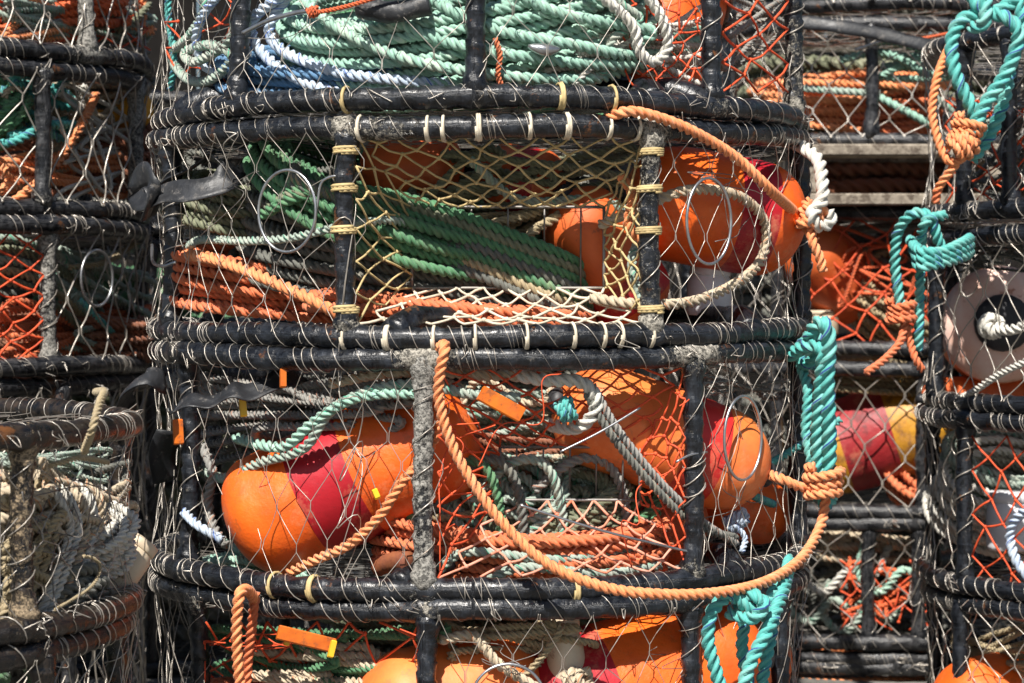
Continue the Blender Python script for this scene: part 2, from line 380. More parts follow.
    def panel(s,corners,nu,nv,mat,tr=.0019,name='twine_net',sag=.01,jit=.1,seed=1,drop=0,border=0):
        """diamond lattice over a bilinear quad (world corners c00,c10,c11,c01)"""
        r=np.random.RandomState(seed); c=[s.world(np.array(q)) for q in corners]; mb=MB()
        nrmv=nrm(np.cross(c[1]-c[0],c[3]-c[0])); J=r.normal(0,jit,(2*nu+1,2*nv+1,2)); K=r.normal(0,.003,(2*nu+1,2*nv+1))
        def pt(i,j):
            u,v=i/(2*nu),j/(2*nv)
            if 0<i<2*nu: u+=J[i,j,0]/(2*nu)
            if 0<j<2*nv: v+=J[i,j,1]/(2*nv)
            p=(c[0]*(1-u)+c[1]*u)*(1-v)+(c[3]*(1-u)+c[2]*u)*v
            sg=math.sin(min(max(u,0),1)*PI)*math.sin(min(max(v,0),1)*PI)
            return p+A(0,0,-sag*sg)+nrmv*K[i,j]*min(1,3*sg)
        for i in range(2*nu+1):
            for j in range(2*nv+1):
                if (i+j)%2: continue
                p=pt(i,j)
                if 0<i<2*nu and 0<j<2*nv:
                    n=4; z=np.linspace(-1,1,5)[:,None]; d=nrm(r.normal(0,1,3)); sweep(mb,p+z*d*tr*1.9,tr*1.9*np.sqrt(np.clip(1.05-z[:,0]**2,.05,1)),6,up=nrm(np.cross(d,r.normal(0,1,3))))
                for di in (-1,1):
                    a,b=i+di,j+1
                    if 0<=a<=2*nu and b<=2*nv and r.rand()>drop:
                        q=pt(a,b); mid=(p+q)/2+r.normal(0,.0012,3)+A(0,0,-.001)
                        P=np.array([p,p*.7+q*.3+(mid-(p+q)/2)*.7,mid,p*.3+q*.7+(mid-(p+q)/2)*.7,q]); d=nrm(q-p)
                        sweep(mb,P,tr*r.uniform(.85,1.1),6,up=A(0,0,1) if abs(d[2])<.9 else A(1,0,0))
        for e in ([[(i,2*nv) for i in range(2*nu+1)]] if border else []):
            sweep(mb,spline([pt(*k) for k in e],.006),tr*1.1,6)
        return mb.build(name,M[mat],s.root)
    def tunnel(s,pxl,pxr,inner,mats,nu=9,depth=.13,tr=.0019,seed=1,rowt=None,rowb=None,drop=0):
        al,ar=ang_px(s.cx,s.D,s.R,pxl),ang_px(s.cx,s.D,s.R,pxr)
        def P(a,z): return A(s.cx+s.R*math.sin(a),s.D-s.R*math.cos(a),s.base[2]+z)
        TL,TR=P(al,s.zt-s.tr*.8),P(ar,s.zt-s.tr*.8); BL,BR=P(al,s.zb+s.tr*.9),P(ar,s.zb+s.tr*.9)
        Yi=s.D-s.R+depth; x0,x1,r0,r1=inner
        iTL,iTR,iBL,iBR=W(x0,r0,Yi),W(x1,r0,Yi),W(x0,r1,Yi),W(x1,r1,Yi)
        mt,ms,mbm=mats
        s.panel([TL,TR,iTR,iTL],nu,4,mt,tr,'entrance_net',.012,.14,seed,drop,1)
        s.panel([BL,BR,iBR,iBL],nu,3,mbm,tr*1.15,'entrance_net',.008,.09,seed+1,drop,1)
        s.panel([TL,iTL,iBL,BL],2,6,ms,tr,'entrance_net',.0,.14,seed+2,drop)
        s.panel([iTR,TR,BR,iBR],3,6,ms,tr,'entrance_net',.0,.14,seed+3,drop)
        mb=MB(); w=s.world
        fr=[iTL,iTR,iBR,iBL,iTL]
        for a,b in zip(fr[:-1],fr[1:]): sweep(mb,spline([w(a),w((a+b)/2),w(b)],.02),.0022,8)
        fo=mb.build('gate_frame',M['wire_dull'],s.root)
        for k in range(5):
            f=.12+.19*k; a=w(iTL*(1-f)+iTR*f); b=a+A(0,.02,-(iTL[2]-iBL[2])*.97); mb=MB(); sweep(mb,spline([a,(a+b)/2+A(0,.004,0),b],.02),.0013,6); mb.build('trigger_wire',M['wire_dull'],s.root)
    def ring_at(s,px,py,rpx,inset=-.012,sq=1.0,rot=0,wr=.0021,mat='galv'):
        c=s.world(s.at(px,py,inset)); a=np.arange(48)/48*2*PI; Y=s.at(px,py,inset)[1]; rad=rpx/F*Y
        q=math.atan2(c[0],-c[1]); tx=A(math.cos(q),math.sin(q),0)
        P=c+rad*(np.cos(a)[:,None]*tx*sq+np.sin(a)[:,None]*A(0,0,1))
        mb=MB(); sweep(mb,P,wr,8,up=A(math.sin(q),-math.cos(q),0),closed=True); return mb.build('escape_ring',M[mat],s.root)
    def wirepart(s,pts,r=.0018,mat='galv',name='wire_hook'):
        mb=MB(); sweep(mb,spline([s.world(s.at(*p)) for p in pts],.005),r,8); return mb.build(name,M[mat],s.root)
    def twine_at(s,pxs,z,mat='twine_white',n=3,w=.004):
        for px in pxs:
            px+=rs.uniform(-5,5); n=rs.choice([1,1,2]); w=.0016*n; q=ang_px(s.cx,s.D,s.R,px); P0,a0=s.ringpath(z,720); i=int((q%(2*PI))/(2*PI)*720)%720; c=P0[i]; mb=MB()
            ax=A(math.cos(q),math.sin(q),0); rd=A(math.sin(q),-math.cos(q),0); k=rs.uniform(-.3,.3)
            s.helix(mb,lambda u:c+ax*u[:,None]*1.0,lambda u:(np.tile(ax,(len(u),1)),np.tile(rd,(len(u),1))),n+.4,-w,w,s.tr*1.05,.0016,s.rr,clump=0)
            mb.build('twine_wrap',M[mat],s.root)
    def stray(s,n,x0,x1,y0,y1,mat='wire',r=.0006,seed=0):
        q=np.random.RandomState(seed)
        for _ in range(n):
            x=q.uniform(x0,x1); y=y0+(y1-y0)*q.rand()*.3; pts=[]
            for k in range(int(q.randint(5,9))):
                pts.append(s.world(s.at(min(max(x,x0),x1),min(y,y1),q.uniform(-.016,.03)))); x+=q.normal(0,26); y+=q.uniform(-8,(y1-y0)/4.5)
            mb=MB(); sweep(mb,spline(pts,.005),r,5); mb.build('loose_wire',M[mat],s.root)
    def tagbox(s,px,py,w,h,tilt,inset=-.004,mat='tag',name='plastic_tag',label=None):
        c=s.world(s.at(px,py,inset)); u=A(math.cos(tilt),0,math.sin(tilt)); v=A(-math.sin(tilt),0,math.cos(tilt)); n=A(0,-1,0)
        mb=MB(); box(mb,c,u*w/2,nrm(n+u*.35+v*.25)*.003,v*h/2,.0016)
        o=mb.build(name,M[mat],s.root,smooth=False)
        if label: o['label']=label
        return o
def box(mb,c,u,n,v,bev=.002,m=0):
    """bevelled box; u,n,v half extents vectors"""
    c=np.array(c,float); L=[np.linalg.norm(x) for x in (u,n,v)]; d=[np.array(x)/l for x,l in zip((u,n,v),L)]
    # swept rounded rectangle along the u axis
    a,b=L[1],L[2]; k=min(bev,a*.6,b*.6)
    sec=[(-a+k,-b),(a-k,-b),(a,-b+k),(a,b-k),(a-k,b),(-a+k,b),(-a,b-k),(-a,-b+k)]
    V=[]
    for t,sc in ((-1,.0),(-1,.96),(-1+k/L[0],1),(1-k/L[0],1),(1,.96),(1,0)):
        for (x,y) in sec: V.append(c+d[0]*t*L[0]+(d[1]*x+d[2]*y)*sc)
    idx=np.arange(48).reshape(6,8); Q=np.stack([idx[:-1],np.roll(idx[:-1],-1,1),np.roll(idx[1:],-1,1),idx[1:]],-1).reshape(-1,4)
    mb.add(np.array(V),Q,m)

# ---------------------------------------------------------------- contents
def coil(c,rx,ry,layers,rad_n,r,mat,label,rot=(0,0,0),power=2.0,wave=.012,hi=True,seed=0,name='rope_coil',group='rope coils packed inside the crab pots',squash=.95,spread=1.95,tail=None,jit=.28,step=None):
    q=np.random.RandomState(seed); pts=[]; hi_=hi; ph=q.uniform(0,6,8)
    order=[(i,j) for j in range(layers) for i in (range(rad_n) if j%2==0 else range(rad_n-1,-1,-1))]
    N=max(40,int(2*PI*max(rx,ry)/(step or (.0036 if hi else .011)))); th=np.arange(N)/N*2*PI
    prm=[]
    for (i,j) in order: prm.append((-(i+.5*(j%2))*r*spread+q.normal(0,jit*r), (j-(layers-1)/2)*r*2*squash+q.normal(0,jit*r*.5)))
    P=[]
    for k,(dr,dz) in enumerate(prm):
        nx=prm[k+1] if k+1<len(prm) else prm[k]; b=np.clip((th/(2*PI)-.8)/.2,0,1); b=b*b*(3-2*b)
        d=dr*(1-b)+nx[0]*b; zz=dz*(1-b)+nx[1]*b
        a2,a3=q.uniform(0,6,2)
        d=d+jit*r*.9*np.sin(2*th+a2)*(1-b); zz=zz+jit*r*.9*np.sin(3*th+a3)*(1-b)
        ct,st_=np.cos(th),np.sin(th); e=2/power
        X=(rx+d)*np.sign(ct)*np.abs(ct)**e; Yv=(ry+d)*np.sign(st_)*np.abs(st_)**e
        hz=(k//rad_n)/max(1,layers-1)
        zz=zz+wave*np.sin(th*1+ph[0])*1.0+wave*.5*np.sin(2*th+ph[1]+hz)+wave*.3*np.sin(3*th+ph[2]+2*hz)
        P.append(np.stack([X,Yv,zz],1))
    P=np.concatenate(P)
    # resample
    d=np.concatenate([[0],np.cumsum(np.linalg.norm(np.diff(P,axis=0),axis=1))]); st=step or (.0036 if hi else .007)
    u=np.arange(0,d[-1],st); P=np.stack([np.interp(u,d,P[:,k]) for k in range(3)],1)
    Rm=np.array(Matrix.Rotation(rot[2],3,'Z')@Matrix.Rotation(rot[1],3,'Y')@Matrix.Rotation(rot[0],3,'X'))
    P=P@Rm.T+np.array(c)
    mb=MB(); rope(mb,P,r,hi)
    return tag(mb.build(name,R[mat]),label,'rope coil',group)
def strand(pts,r,mat,label,name='rope',group=None,hi=True,cat='rope',step=None,ends=None):
    P=spline(pts,step or (.0034 if hi else .006)); mb=MB(); rope(mb,P,r,hi)
    return tag(mb.build(name,R[mat]),label,cat,group)
def tangle(pot,x0,x1,y0,y1,n,r,mat,label,seed,ins=(.03,.1),hi=False,amp=1.0,name='rope_tangle'):
    """one loose rope wandering back and forth behind the mesh"""
    q=np.random.RandomState(seed); pts=[]
    for k in range(n):
        f=k/(n-1); px=x0+(x1-x0)*(.5-.5*math.cos(PI*(k+q.uniform(-.25,.25)))) ; px=px*(1-.25*q.rand())+(x0+x1)/2*.25*q.rand()+0*f
        px=min(max(px,x0),x1); py=y0+(y1-y0)*(q.rand()); pts.append(pot.at(px,py,q.uniform(*ins)))
        if q.rand()<.5: pts.append(pot.at(min(max(px+q.uniform(-25,25),x0),x1),py+q.uniform(-18,18)*amp,q.uniform(*ins)))
    P=spline(pts,.0065 if not hi else .0038); mb=MB(); rope(mb,P,r,hi)
    return tag(mb.build(name,R[mat]),label,'rope','loose ropes tangled in the pots')
def buoy(c,axis,L,rad,bands,label,mats,group='foam buoys stowed inside the crab pots',blunt=.35,name='buoy',seed=0,plug=True,ps=1.0,knot=None,plugmat='blackplug'):
    q=np.random.RandomState(seed); axis=nrm(np.array(axis,float)); c=np.array(c,float)
    root=empty(name,c-A(0,0,rad),label,'buoy',group)
    n=72; t=np.concatenate([np.linspace(-1,-.8,16),np.linspace(-.78,.78,44),np.linspace(.8,1,16)])
    e=min(.75,max(.12,1-2*rad*blunt*2.3/L)); q_=np.clip((np.abs(t)-e)/(1-e),0,1); pr=np.maximum((1-q_**2.05)**(1/2.05),.2)*(1-.07*t*t)
    P=c+axis*(t*L/2)[:,None]; mb=MB(); up=A(0,0,1) if abs(axis[2])<.9 else A(1,0,0)
    k=q.uniform(0,6,5)
    sides=56
    def rf(s,a): return 1+.012*np.sin(2*a+s*9+k[0])+.008*np.sin(3*a-s*23+k[1])+.004*np.sin(7*a+s*60+k[2])
    sweep(mb,P-(c-A(0,0,rad)),pr*rad,sides,up=up,rfun=rf)
    Q=mb.f[0]; ringi=Q[:,0]//sides; tt=t[np.clip(ringi-1,0,len(t)-1)]; mi=np.zeros(len(Q),int)
    for (a,b,m) in bands: mi[(tt>=a)&(tt<b)]=m
    mb.m[0]=mi; mb.build('foam_body',[M[x] for x in mats],root)
    if plug:
        for sg in (-1,1):
            mb=MB(); z=np.linspace(-.01,.012,5); sweep(mb,(axis*sg*(L/2))+A(0,0,rad)+axis*sg*z[:,None],np.array([rad*.24,rad*.25,rad*.25,rad*.24,rad*.16])*ps,20,up=up); mb.build('end_plug',M[plugmat],root)
    return root
def knot(c,r,rr,n,mat,label,axis=(0,0,1),h=.02,seed=0,name='rope_knot',group=None,cat='knot'):
    """wrapped turns: a helix of n turns of rope radius r round an axis"""
    axis=nrm(np.array(axis,float)); u=nrm(np.cross(axis,A(.3,1,.2))); v=np.cross(axis,u); t=np.linspace(0,1,int(n*60)); a=t*n*2*PI
    q=np.random.RandomState(seed); rad=rr*(1+.12*np.sin(a*.37+q.rand()*6))
    P=np.array(c)+rad[:,None]*(np.cos(a)[:,None]*u+np.sin(a)[:,None]*v)+axis*((t-.5)*h+.12*r*np.sin(a*1.3))[:,None]
    mb=MB(); rope(mb,spline(P[::4],.004),r,True); return tag(mb.build(name,R[mat]),label,cat,group)
def ribbon(pts,w,label,name='rubber_strap',mat='strap',group='black rubber straps hanging between the pots',th=.0022,wd=(0,0,1),twist=0):
    P=spline(pts,.006); T,N,B=transport(P); n=len(P); a=np.linspace(0,twist,n)[:,None]
    wv=np.array(wd,float); U=nrm(wv-T*(T@wv)[:,None]); V=np.cross(T,U); U2=U*np.cos(a)+V*np.sin(a); V2=np.cross(T,U2)
    sec=[(-1,-1),(-.5,-1.1),(.5,-1.1),(1,-1),(1,1),(.5,.9),(-.5,.9),(-1,1)]
    ww=w/2*(1+.06*np.sin(np.arange(n)*.5))[:,None]
    V_=np.stack([P+U2*x*ww+V2*y*th/2+V2*(.004*(1-x*x)) for x,y in sec],1)
    V_=np.concatenate([V_[:1].mean(1,keepdims=True).repeat(8,1),V_,V_[-1:].mean(1,keepdims=True).repeat(8,1)]); n+=2
    idx=np.arange(n*8).reshape(n,8); Q=np.stack([idx[:-1],np.roll(idx[:-1],-1,1),np.roll(idx[1:],-1,1),idx[1:]],-1).reshape(-1,4)
    mb=MB(); mb.add(V_,Q); return tag(mb.build(name,M[mat]),label,'rubber strap',group)
def jar(c,r,h,label,mat='white',axis=(0,0,1)):
    """bait jar: body, screw lid"""
    axis=nrm(np.array(axis,float)); c=np.array(c,float); root=empty('bait_jar',c,label,'bait jar','bait jars in the pots'); up=A(0,1,0) if abs(axis[1])<.8 else A(1,0,0)
    t=np.array([0,.02,.08,.5,.72,.8,.84]); rr=np.array([.9,.97,1,1,.97,.85,.8])*r
    mb=MB(); sweep(mb,axis*(t*h)[:,None],rr,32,up=up); mb.build('jar_body',M[mat],root)
    t=np.array([.82,.83,.98,1.0]); mb=MB(); sweep(mb,axis*(t*h)[:,None],np.array([.86,.9,.9,.84])*r,32,up=up,rfun=lambda s,a:1+.015*np.sign(np.sin(a*16))); mb.build('jar_lid',M[mat],root)
    return root
#SCENE
# ================================================================ SETTING
def noise_ground():
    t=NT('quay_concrete'); ob=t.obj(); n=t.noise(ob,3,8,.7); f=t.noise(ob,160,3)
    c=t.mix(t.mp(n,.35,.65),(.10,.095,.085),(.20,.19,.17)); c=t.mix(t.mp(t.noise(ob,9,5,.7),.58,.7,0,.7),c,(.06,.055,.05))
    t.set('Base Color',c); t.set('Roughness',.9); t.bump(t.math('ADD',t.math('MULTIPLY',n,2),f),.6,.004); return t.m
mb=MB(); g=np.linspace(-1,1,41); V=np.array([[x*30,12+y*30,.004*math.sin(x*40)*math.sin(y*37)-.004] for y in g for x in g])
ix=np.arange(1681).reshape(41,41); mb.add(V,np.stack([ix[:-1,:-1],ix[:-1,1:],ix[1:,1:],ix[1:,:-1]],-1).reshape(-1,4))
o=mb.build('ground',noise_ground(),loc=(0,0,0)); o['kind']='structure'
# added dark backdrop: its near-black colour stands in for shade between the stacks
mshade=simple('shade_boards',(.006,.0055,.005),(.014,.012,.011),6,(.6,.85),0,.5,.003,40)
mshade.node_tree.nodes['Principled BSDF'].inputs['Specular IOR Level'].default_value=.08
root=empty('shade_backdrop',(0,7.0,0),'added dark board backdrop standing in for the black shade behind the stacked pots','backdrop')
for k in range(22):
    mb=MB(); box(mb,A(-3.15+k*.30,rnd.uniform(-.008,.008),1.3),A(.145,0,0),A(0,.014,0),A(0,0,1.3),.004); mb.build('board',mshade,root,smooth=False)
for z in (.4,1.3,2.2):
    mb=MB(); box(mb,A(0,.045,z),A(3.3,0,0),A(0,.03,0),A(0,0,.05),.004); mb.build('rail',mshade,root,smooth=False)

# ================================================================ CENTRE STACK
CX=W(480,0,3.7)[0]; YF=3.22
zc=lambda row: zrow(row,YF)
G='crab pots of the middle column'
C1=Pot(CX,3.7,zc(99),zc(99)+.30,'black round crab pot at the top of the middle column, full of seafoam green rope',posts=(237,475,712,794),cells=84,rows=5,
       crust=.0,crust_at=((712,.03,.35,'b'),),skip=((722,788),),group=G,bars=((655,2.6),(180,1.8)),seed=1,lash=120,post_crust={3:.3})
C2=Pot(CX,3.7,zc(335),zc(124),'black crab pot with a tan twine entrance, second from top in the middle column',posts=(170,348,652,800),cells=110,rows=6,
       crust_at=((385,.07,.36,'t'),(652,.035,.6,'t'),(345,.03,.5,'t')),skip=((356,644),),group=G,bars=((392,2.2),(752,2.0)),seed=2,lash=130,post_crust={1:.12,2:.3,3:.1},tw_posts=(1,2))
C3=Pot(CX,3.7,zc(589),zc(357),'black crab pot holding two big orange buoys, third in the middle column',posts=(188,424,692,803),cells=112,rows=6,
       crust_at=((424,.05,.6,'t'),(692,.06,.55,'t'),(424,.04,.3,'b')),skip=((438,686),),group=G,bars=((398,2.3),(735,2.1)),seed=3,lash=120,post_crust={1:.46,2:.16,0:.0})
C4=Pot(CX,3.7,.018,zc(611),'black crab pot at the foot of the middle column with teal rope hung over it',posts=(197,428,690,778),cells=92,rows=5,
       crust_at=((428,.02,.4,'t'),),skip=((206,420),),group=G,bars=((330,2.5),),seed=4,lash=110,post_crust={0:.2})
# entrances
C2.tunnel(356,645,(412,604,207,288),('twine_tan','twine_tan','twine_white'),nu=8,depth=.15,tr=.0017,seed=5)
C3.tunnel(438,686,(500,640,447,500),('twine_orange','twine_orange','twine_pink'),nu=6,depth=.13,tr=.0016,seed=15,drop=.05)
C4.panel([C4.at(206,622,.0),C4.at(420,622,.0),C4.at(415,720,.09),C4.at(210,720,.09)],6,4,'twine_orange',.0018,'twine_net',.03,.34,31,.1)
C1.panel([C1.at(722,-60,.0),C1.at(788,-60,.0),C1.at(788,92,.0),C1.at(722,92,.0)],2,5,'twine_orange',.0019,'twine_net',.0,.16,32)
C1.panel([C1.at(600,-50,.05),C1.at(712,-40,.02),C1.at(712,92,.02),C1.at(630,92,.05)],5,6,'twine_orange',.0015,'twine_net',.02,.4,33,.1)
C1.panel([C1.at(165,-40,.06),C1.at(232,-40,.05),C1.at(232,92,.05),C1.at(165,80,.06)],2,4,'twine_orange',.0016,'twine_net',.02,.3,34,.15)
# metal rings, hooks, tags
C2.ring_at(287,211,41,-.014,.86); C2.ring_at(709,221,43,-.012,.72)
C2.wirepart([(314,232,-.012),(318,200,-.014),(322,182,-.014),(334,176,-.012),(342,178,-.01)],.0019)
C2.wirepart([(152,245,-.01),(153,262,-.02),(163,266,-.02),(176,262,-.01)],.0024)
C3.ring_at(743,438,42,-.014,.74); C3.wirepart([(707,452,-.012),(690,455,-.012),(676,462,-.01)],.0016)
C3.wirepart([(640,408,-.004),(600,432,-.002),(560,452,.0)],.0016); C3.wirepart([(520,505,.02),(600,530,0.01),(690,552,-.004)],.0018)
C4.ring_at(508,701,37,-.012,1.0)
C3.tagbox(500,403,46,0,0) if 0 else C3.tagbox(501,404,.062,.021,-.50,-.006,label='orange plastic tag tied to the netting')
C3.tagbox(178,432,.014,.036,.05,-.02,label='small orange clip on the left edge'); C3.tagbox(283,378,.008,.026,.0,-.012)
C3.tagbox(243,408,.009,.024,.1,-.012,'yellowtag'); C3.tagbox(376,494,.007,.014,.4,-.008,'yellowtag')
C4.tagbox(306,639,.078,.020,-.24,-.006,label='long orange plastic tag in the orange twine')
C4.tagbox(288,637,.007,.024,-.24,-.012,'yellowtag'); C4.tagbox(332,649,.007,.024,-.24,-.012,'yellowtag')

C2.twine_at((368,425,446,482,527,566,612,640),C2.zt); C2.twine_at((342,388,434,480,526,574,600,622,648),C2.zb)
C3.twine_at((280,320,575),C3.zb,'twine_tan'); C1.twine_at((346,560,610),C1.zb,'twine_tan')
C1.stray(2,165,640,-20,92,seed=1); C2.stray(2,175,345,140,325,'wire_dull',seed=2); C2.stray(2,655,795,140,325,'wire_dull',seed=3)
C3.stray(1,190,420,372,575,'wire_dull',seed=4); C3.stray(5,440,690,372,575,'twine_orange',.001,seed=5); C3.stray(2,695,800,372,570,'wire_dull',seed=6); C4.stray(5,205,420,625,700,'twine_orange',.0011,seed=7); C4.stray(3,430,690,625,700,'wire_dull',seed=8)
# --- C1 contents
coil(C1.at(468,26,.235),.265,.20,8,3,.0084,'seafoam','thick pale green rope coil sweeping across the top pot of the middle column',rot=(.30,-.10,0),wave=.020,seed=41,jit=.28)
coil(C1.at(430,66,.26),.30,.20,3,3,.0085,'blue','blue rope coil lying under the pale green coil in the top pot',rot=(.28,.0,0),wave=.012,seed=42,jit=.28)
strand([C1.at(330,-40,.05),C1.at(290,-10,.04),C1.at(253,20,.035),C1.at(262,52,.035),C1.at(300,80,.04),C1.at(350,95,.05),C1.at(420,100,.07)],.0085,'bluewhite','blue and white rope curving down at the left of the pale green coil')
strand([C1.at(345,-60,.05),C1.at(285,0,.05),C1.at(272,40,.045),C1.at(330,70,.04),C1.at(420,82,.05),C1.at(520,88,.06)],.0085,'bluewhite','second blue and white rope beside the pale green coil in the top pot')
for k,(a,m_) in enumerate((((330,-25),'seafoam'),((375,-35),'seafoam'),((430,-40),'seafoam'),((500,-50),'seafoam'))):
    x,y=a; strand([C1.at(x-40,y,.06),C1.at(x-10,y+40-4*k,.035),C1.at(x+60,y+78-5*k,.03),C1.at(x+150,y+98-6*k,.03),C1.at(min(x+260,640),y+104-4*k,.05),C1.at(min(x+330,700),y+80,.10)],.0088,m_,'thick pale green rope strand on the %s of the coil in the top pot'%('outer face','second turn','third turn','inner side')[k],group='loose thick green strands in the top pot')
strand([C1.at(560,-40,.03),C1.at(600,-5,.02),C1.at(632,25,.02),C1.at(640,52,.02),C1.at(655,62,.02),C1.at(668,45,.02),C1.at(660,15,.02),C1.at(640,-15,.03),C1.at(628,-50,.04)],.0085,'white','white rope loop behind the netting at the top right of the pale green coil')
strand([C1.at(610,-40,.04),C1.at(618,0,.03),C1.at(640,20,.03),C1.at(612,40,.04),C1.at(600,75,.05),C1.at(560,60,.06)],.007,'mint','mint rope bent beside the white loop in the top pot')
strand([C1.at(196,-40,.03),C1.at(205,5,.03),C1.at(190,35,.03),C1.at(172,55,.03),C1.at(186,78,.03),C1.at(210,80,.03),C1.at(232,58,.025),C1.at(212,45,.02),C1.at(185,52,.02),C1.at(195,62,.015),C1.at(228,42,.02),C1.at(236,20,.03)],.0075,'mint','mint and grey rope knotted in loops at the left of the top pot')
strand([C1.at(232,-20,.03),C1.at(205,12,.02),C1.at(196,40,.02),C1.at(205,66,.03),C1.at(224,74,.04)],.0075,'bluewhite','pale blue rope hanging behind the knotted mint loops')
strand([C1.at(172,-40,.02),C1.at(168,10,.02),C1.at(174,60,.02),C1.at(170,90,.03)],.006,'teal','thin teal rope standing at the far left edge of the top pot')
C1.wirepart([(243,33,-.016),(270,20,-.018),(300,12,-.02),(314,12,-.02),(316,17,-.02)],.0034,'galv','bungee_hook')
strand([C1.at(312,13,-.022),C1.at(335,9,-.02),C1.at(365,1,-.016),C1.at(420,-18,-.012)],.0036,'red','orange bungee cord hooked on the netting of the top pot',hi=True)
knot(C1.at(313,12,-.024),.0028,.006,4,'red','orange cord knot on the bungee hook of the top pot',axis=(1,0,.3),h=.014)
mb=MB(); P=spline([C1.at(360,8,.012),C1.at(392,12,.008),C1.at(430,4,.012)],.004); sweep(mb,P,.0150,24,rfun=ridge(.06,.03,4)); tag(mb.build('hose_piece',M['strap']),'short piece of black hose lying on the pale green coil','hose')
mb=MB(); P=spline([C1.at(528,46,.02),C1.at(545,50,.018),C1.at(560,49,.02)],.004); sweep(mb,P,.0085*np.sin(np.linspace(.3,2.8,len(P))),14); tag(mb.build('lead_weight',M['galv']),'grey lead weight resting on the pale green rope','weight')
strand([C1.at(495,38,.015),C1.at(500,55,.015),C1.at(498,75,.018),C1.at(504,92,.02)],.0045,'brick','short orange rope end hanging beside the second post of the top pot')
buoy(C1.at(665,25,.17),(0.3,.2,1),.28,.08,[],'orange buoy standing behind the orange twine in the top pot',['orange'],seed=5)
tangle(C1,560,700,20,92,16,.0055,'white','white thin rope tangled below the orange buoy in the top pot',51,(.03,.09))
tangle(C1,720,790,-20,90,14,.005,'grey','grey rope tangled behind the orange twine at the right of the top pot',52,(.05,.14))
# --- C2 contents
coil(C2.at(440,250,.31),.29,.17,7,3,.0088,'slate','slate grey rope coil in the middle behind the tan entrance net',rot=(.22,.20,0),wave=.016,seed=43,jit=.25)
coil(C2.at(395,205,.235),.215,.16,4,3,.0085,'green','green rope coil lying on the slate grey coil',rot=(.25,.30,0),wave=.014,seed=44,jit=.25)
for k in range(7):
    strand([C2.at(262+6*k,215-9*k,.05+.012*k),C2.at(300,196-3*k,.05),C2.at(360,190+4*k,.10),C2.at(430,205+8*k,.145),C2.at(500,230+9*k,.145),C2.at(575,262+9*k,.15),C2.at(620,300+6*k,.26)],.0088,('green','olive','green','slate','green','khaki','slate')[k],'%s rope strand sloping behind the entrance net, %s'%(('bright green','olive','mid green','slate','deep green','khaki','dark grey')[k],('topmost of its fan','second of its fan','third of its fan','fourth of its fan','fifth of its fan','sixth of its fan','lowest of its fan')[k]))
for (ox,oy,dx_,L) in ((168,276,0,0),):
    coil(C2.at(285,283,.155),.165,.075,5,3,.0082,'brick','flat hank of brick orange rope left of the tan entrance net',rot=(.10,.10,-.05),wave=.008,seed=45,power=2.4,jit=.25)
coil(C2.at(450,308,.21),.20,.12,2,3,.0082,'brick','brick orange rope coil on the floor under the tan entrance net',rot=(.05,.05,0),wave=.006,seed=46)
strand([C2.at(178,300,.03),C2.at(173,275,.022),C2.at(180,258,.018),C2.at(205,257,.012),C2.at(240,268,.010),C2.at(285,287,.010),C2.at(320,304,.010),C2.at(355,325,.03)],.0092,'orange','bright orange rope looped over the front of the brick orange hank')
strand([C2.at(184,252,.03),C2.at(200,240,.02),C2.at(245,241,.014),C2.at(290,238,.012),C2.at(345,226,.02),C2.at(400,222,.10),C2.at(440,250,.2)],.0065,'mint','pale green rope lying along the top of the brick orange hank')
buoy(C2.at(412,168,.24),(1,.15,.08),.15,.052,[],'small shaded orange buoy under the lid, left behind the tan entrance net',['orange_dull_shade'],seed=1)
buoy(C2.at(522,180,.26),(1,-.1,-.15),.13,.05,[(-.2,.3,1)],'small orange and red buoy under the lid behind the tan entrance net',['orange_dull_shade','red'],seed=2)
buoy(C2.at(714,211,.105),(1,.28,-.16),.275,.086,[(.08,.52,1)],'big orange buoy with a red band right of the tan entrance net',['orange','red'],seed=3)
buoy(C2.at(606,258,.18),(.55,.2,-.8),.22,.062,[(.25,.7,1)],'shaded orange buoy leaning behind the right side of the tan entrance',['orange_dull_shade','red'],seed=4)
jar(C2.at(708,316,.12),.033,.072,'white bait jar standing under the big banded buoy','white',axis=(.05,0,1))
strand([C2.at(600,225,.10),C2.at(640,208,.05),C2.at(690,190,.018),C2.at(738,196,.012),C2.at(764,222,.012),C2.at(762,258,.012),C2.at(735,284,.012),C2.at(690,302,.015),C2.at(640,304,.03),C2.at(590,298,.07)],.0082,'beige','beige rope looped round the big banded buoy')
strand([C2.at(560,215,.17),C2.at(530,235,.16),C2.at(520,262,.16),C2.at(523,290,.17)],.0082,'khaki','khaki rope hanging in the middle behind the trigger wires')
strand([C2.at(470,160,.13),C2.at(520,200,.16),C2.at(600,200,.15),C2.at(640,225,.10),C2.at(632,262,.07),C2.at(640,300,.05)],.0075,'mint','greenish white rope running across to the right post of the tan entrance')
strand([C2.at(620,175,.06),C2.at(632,195,.05),C2.at(628,225,.05),C2.at(640,240,.05)],.0075,'orange','short orange rope behind the top right corner of the entrance net')
tangle(C2,480,640,200,290,16,.0070,'khaki','khaki rope tangled behind the right half of the tan entrance net',174,(.16,.22),hi=True)
tangle(C2,400,640,150,215,14,.0068,'olive','olive rope tangled under the lid behind the tan entrance net',175,(.16,.24),hi=True)
tangle(C2,180,340,160,235,16,.0062,'slate','dark grey rope tangled at the upper left of the pot with the tan entrance',53,(.08,.16))
coil(C2.at(265,205,.14),.12,.07,5,2,.0078,'olive','small olive rope coil behind the metal ring at the left',rot=(.2,.1,.3),wave=.01,seed=47)
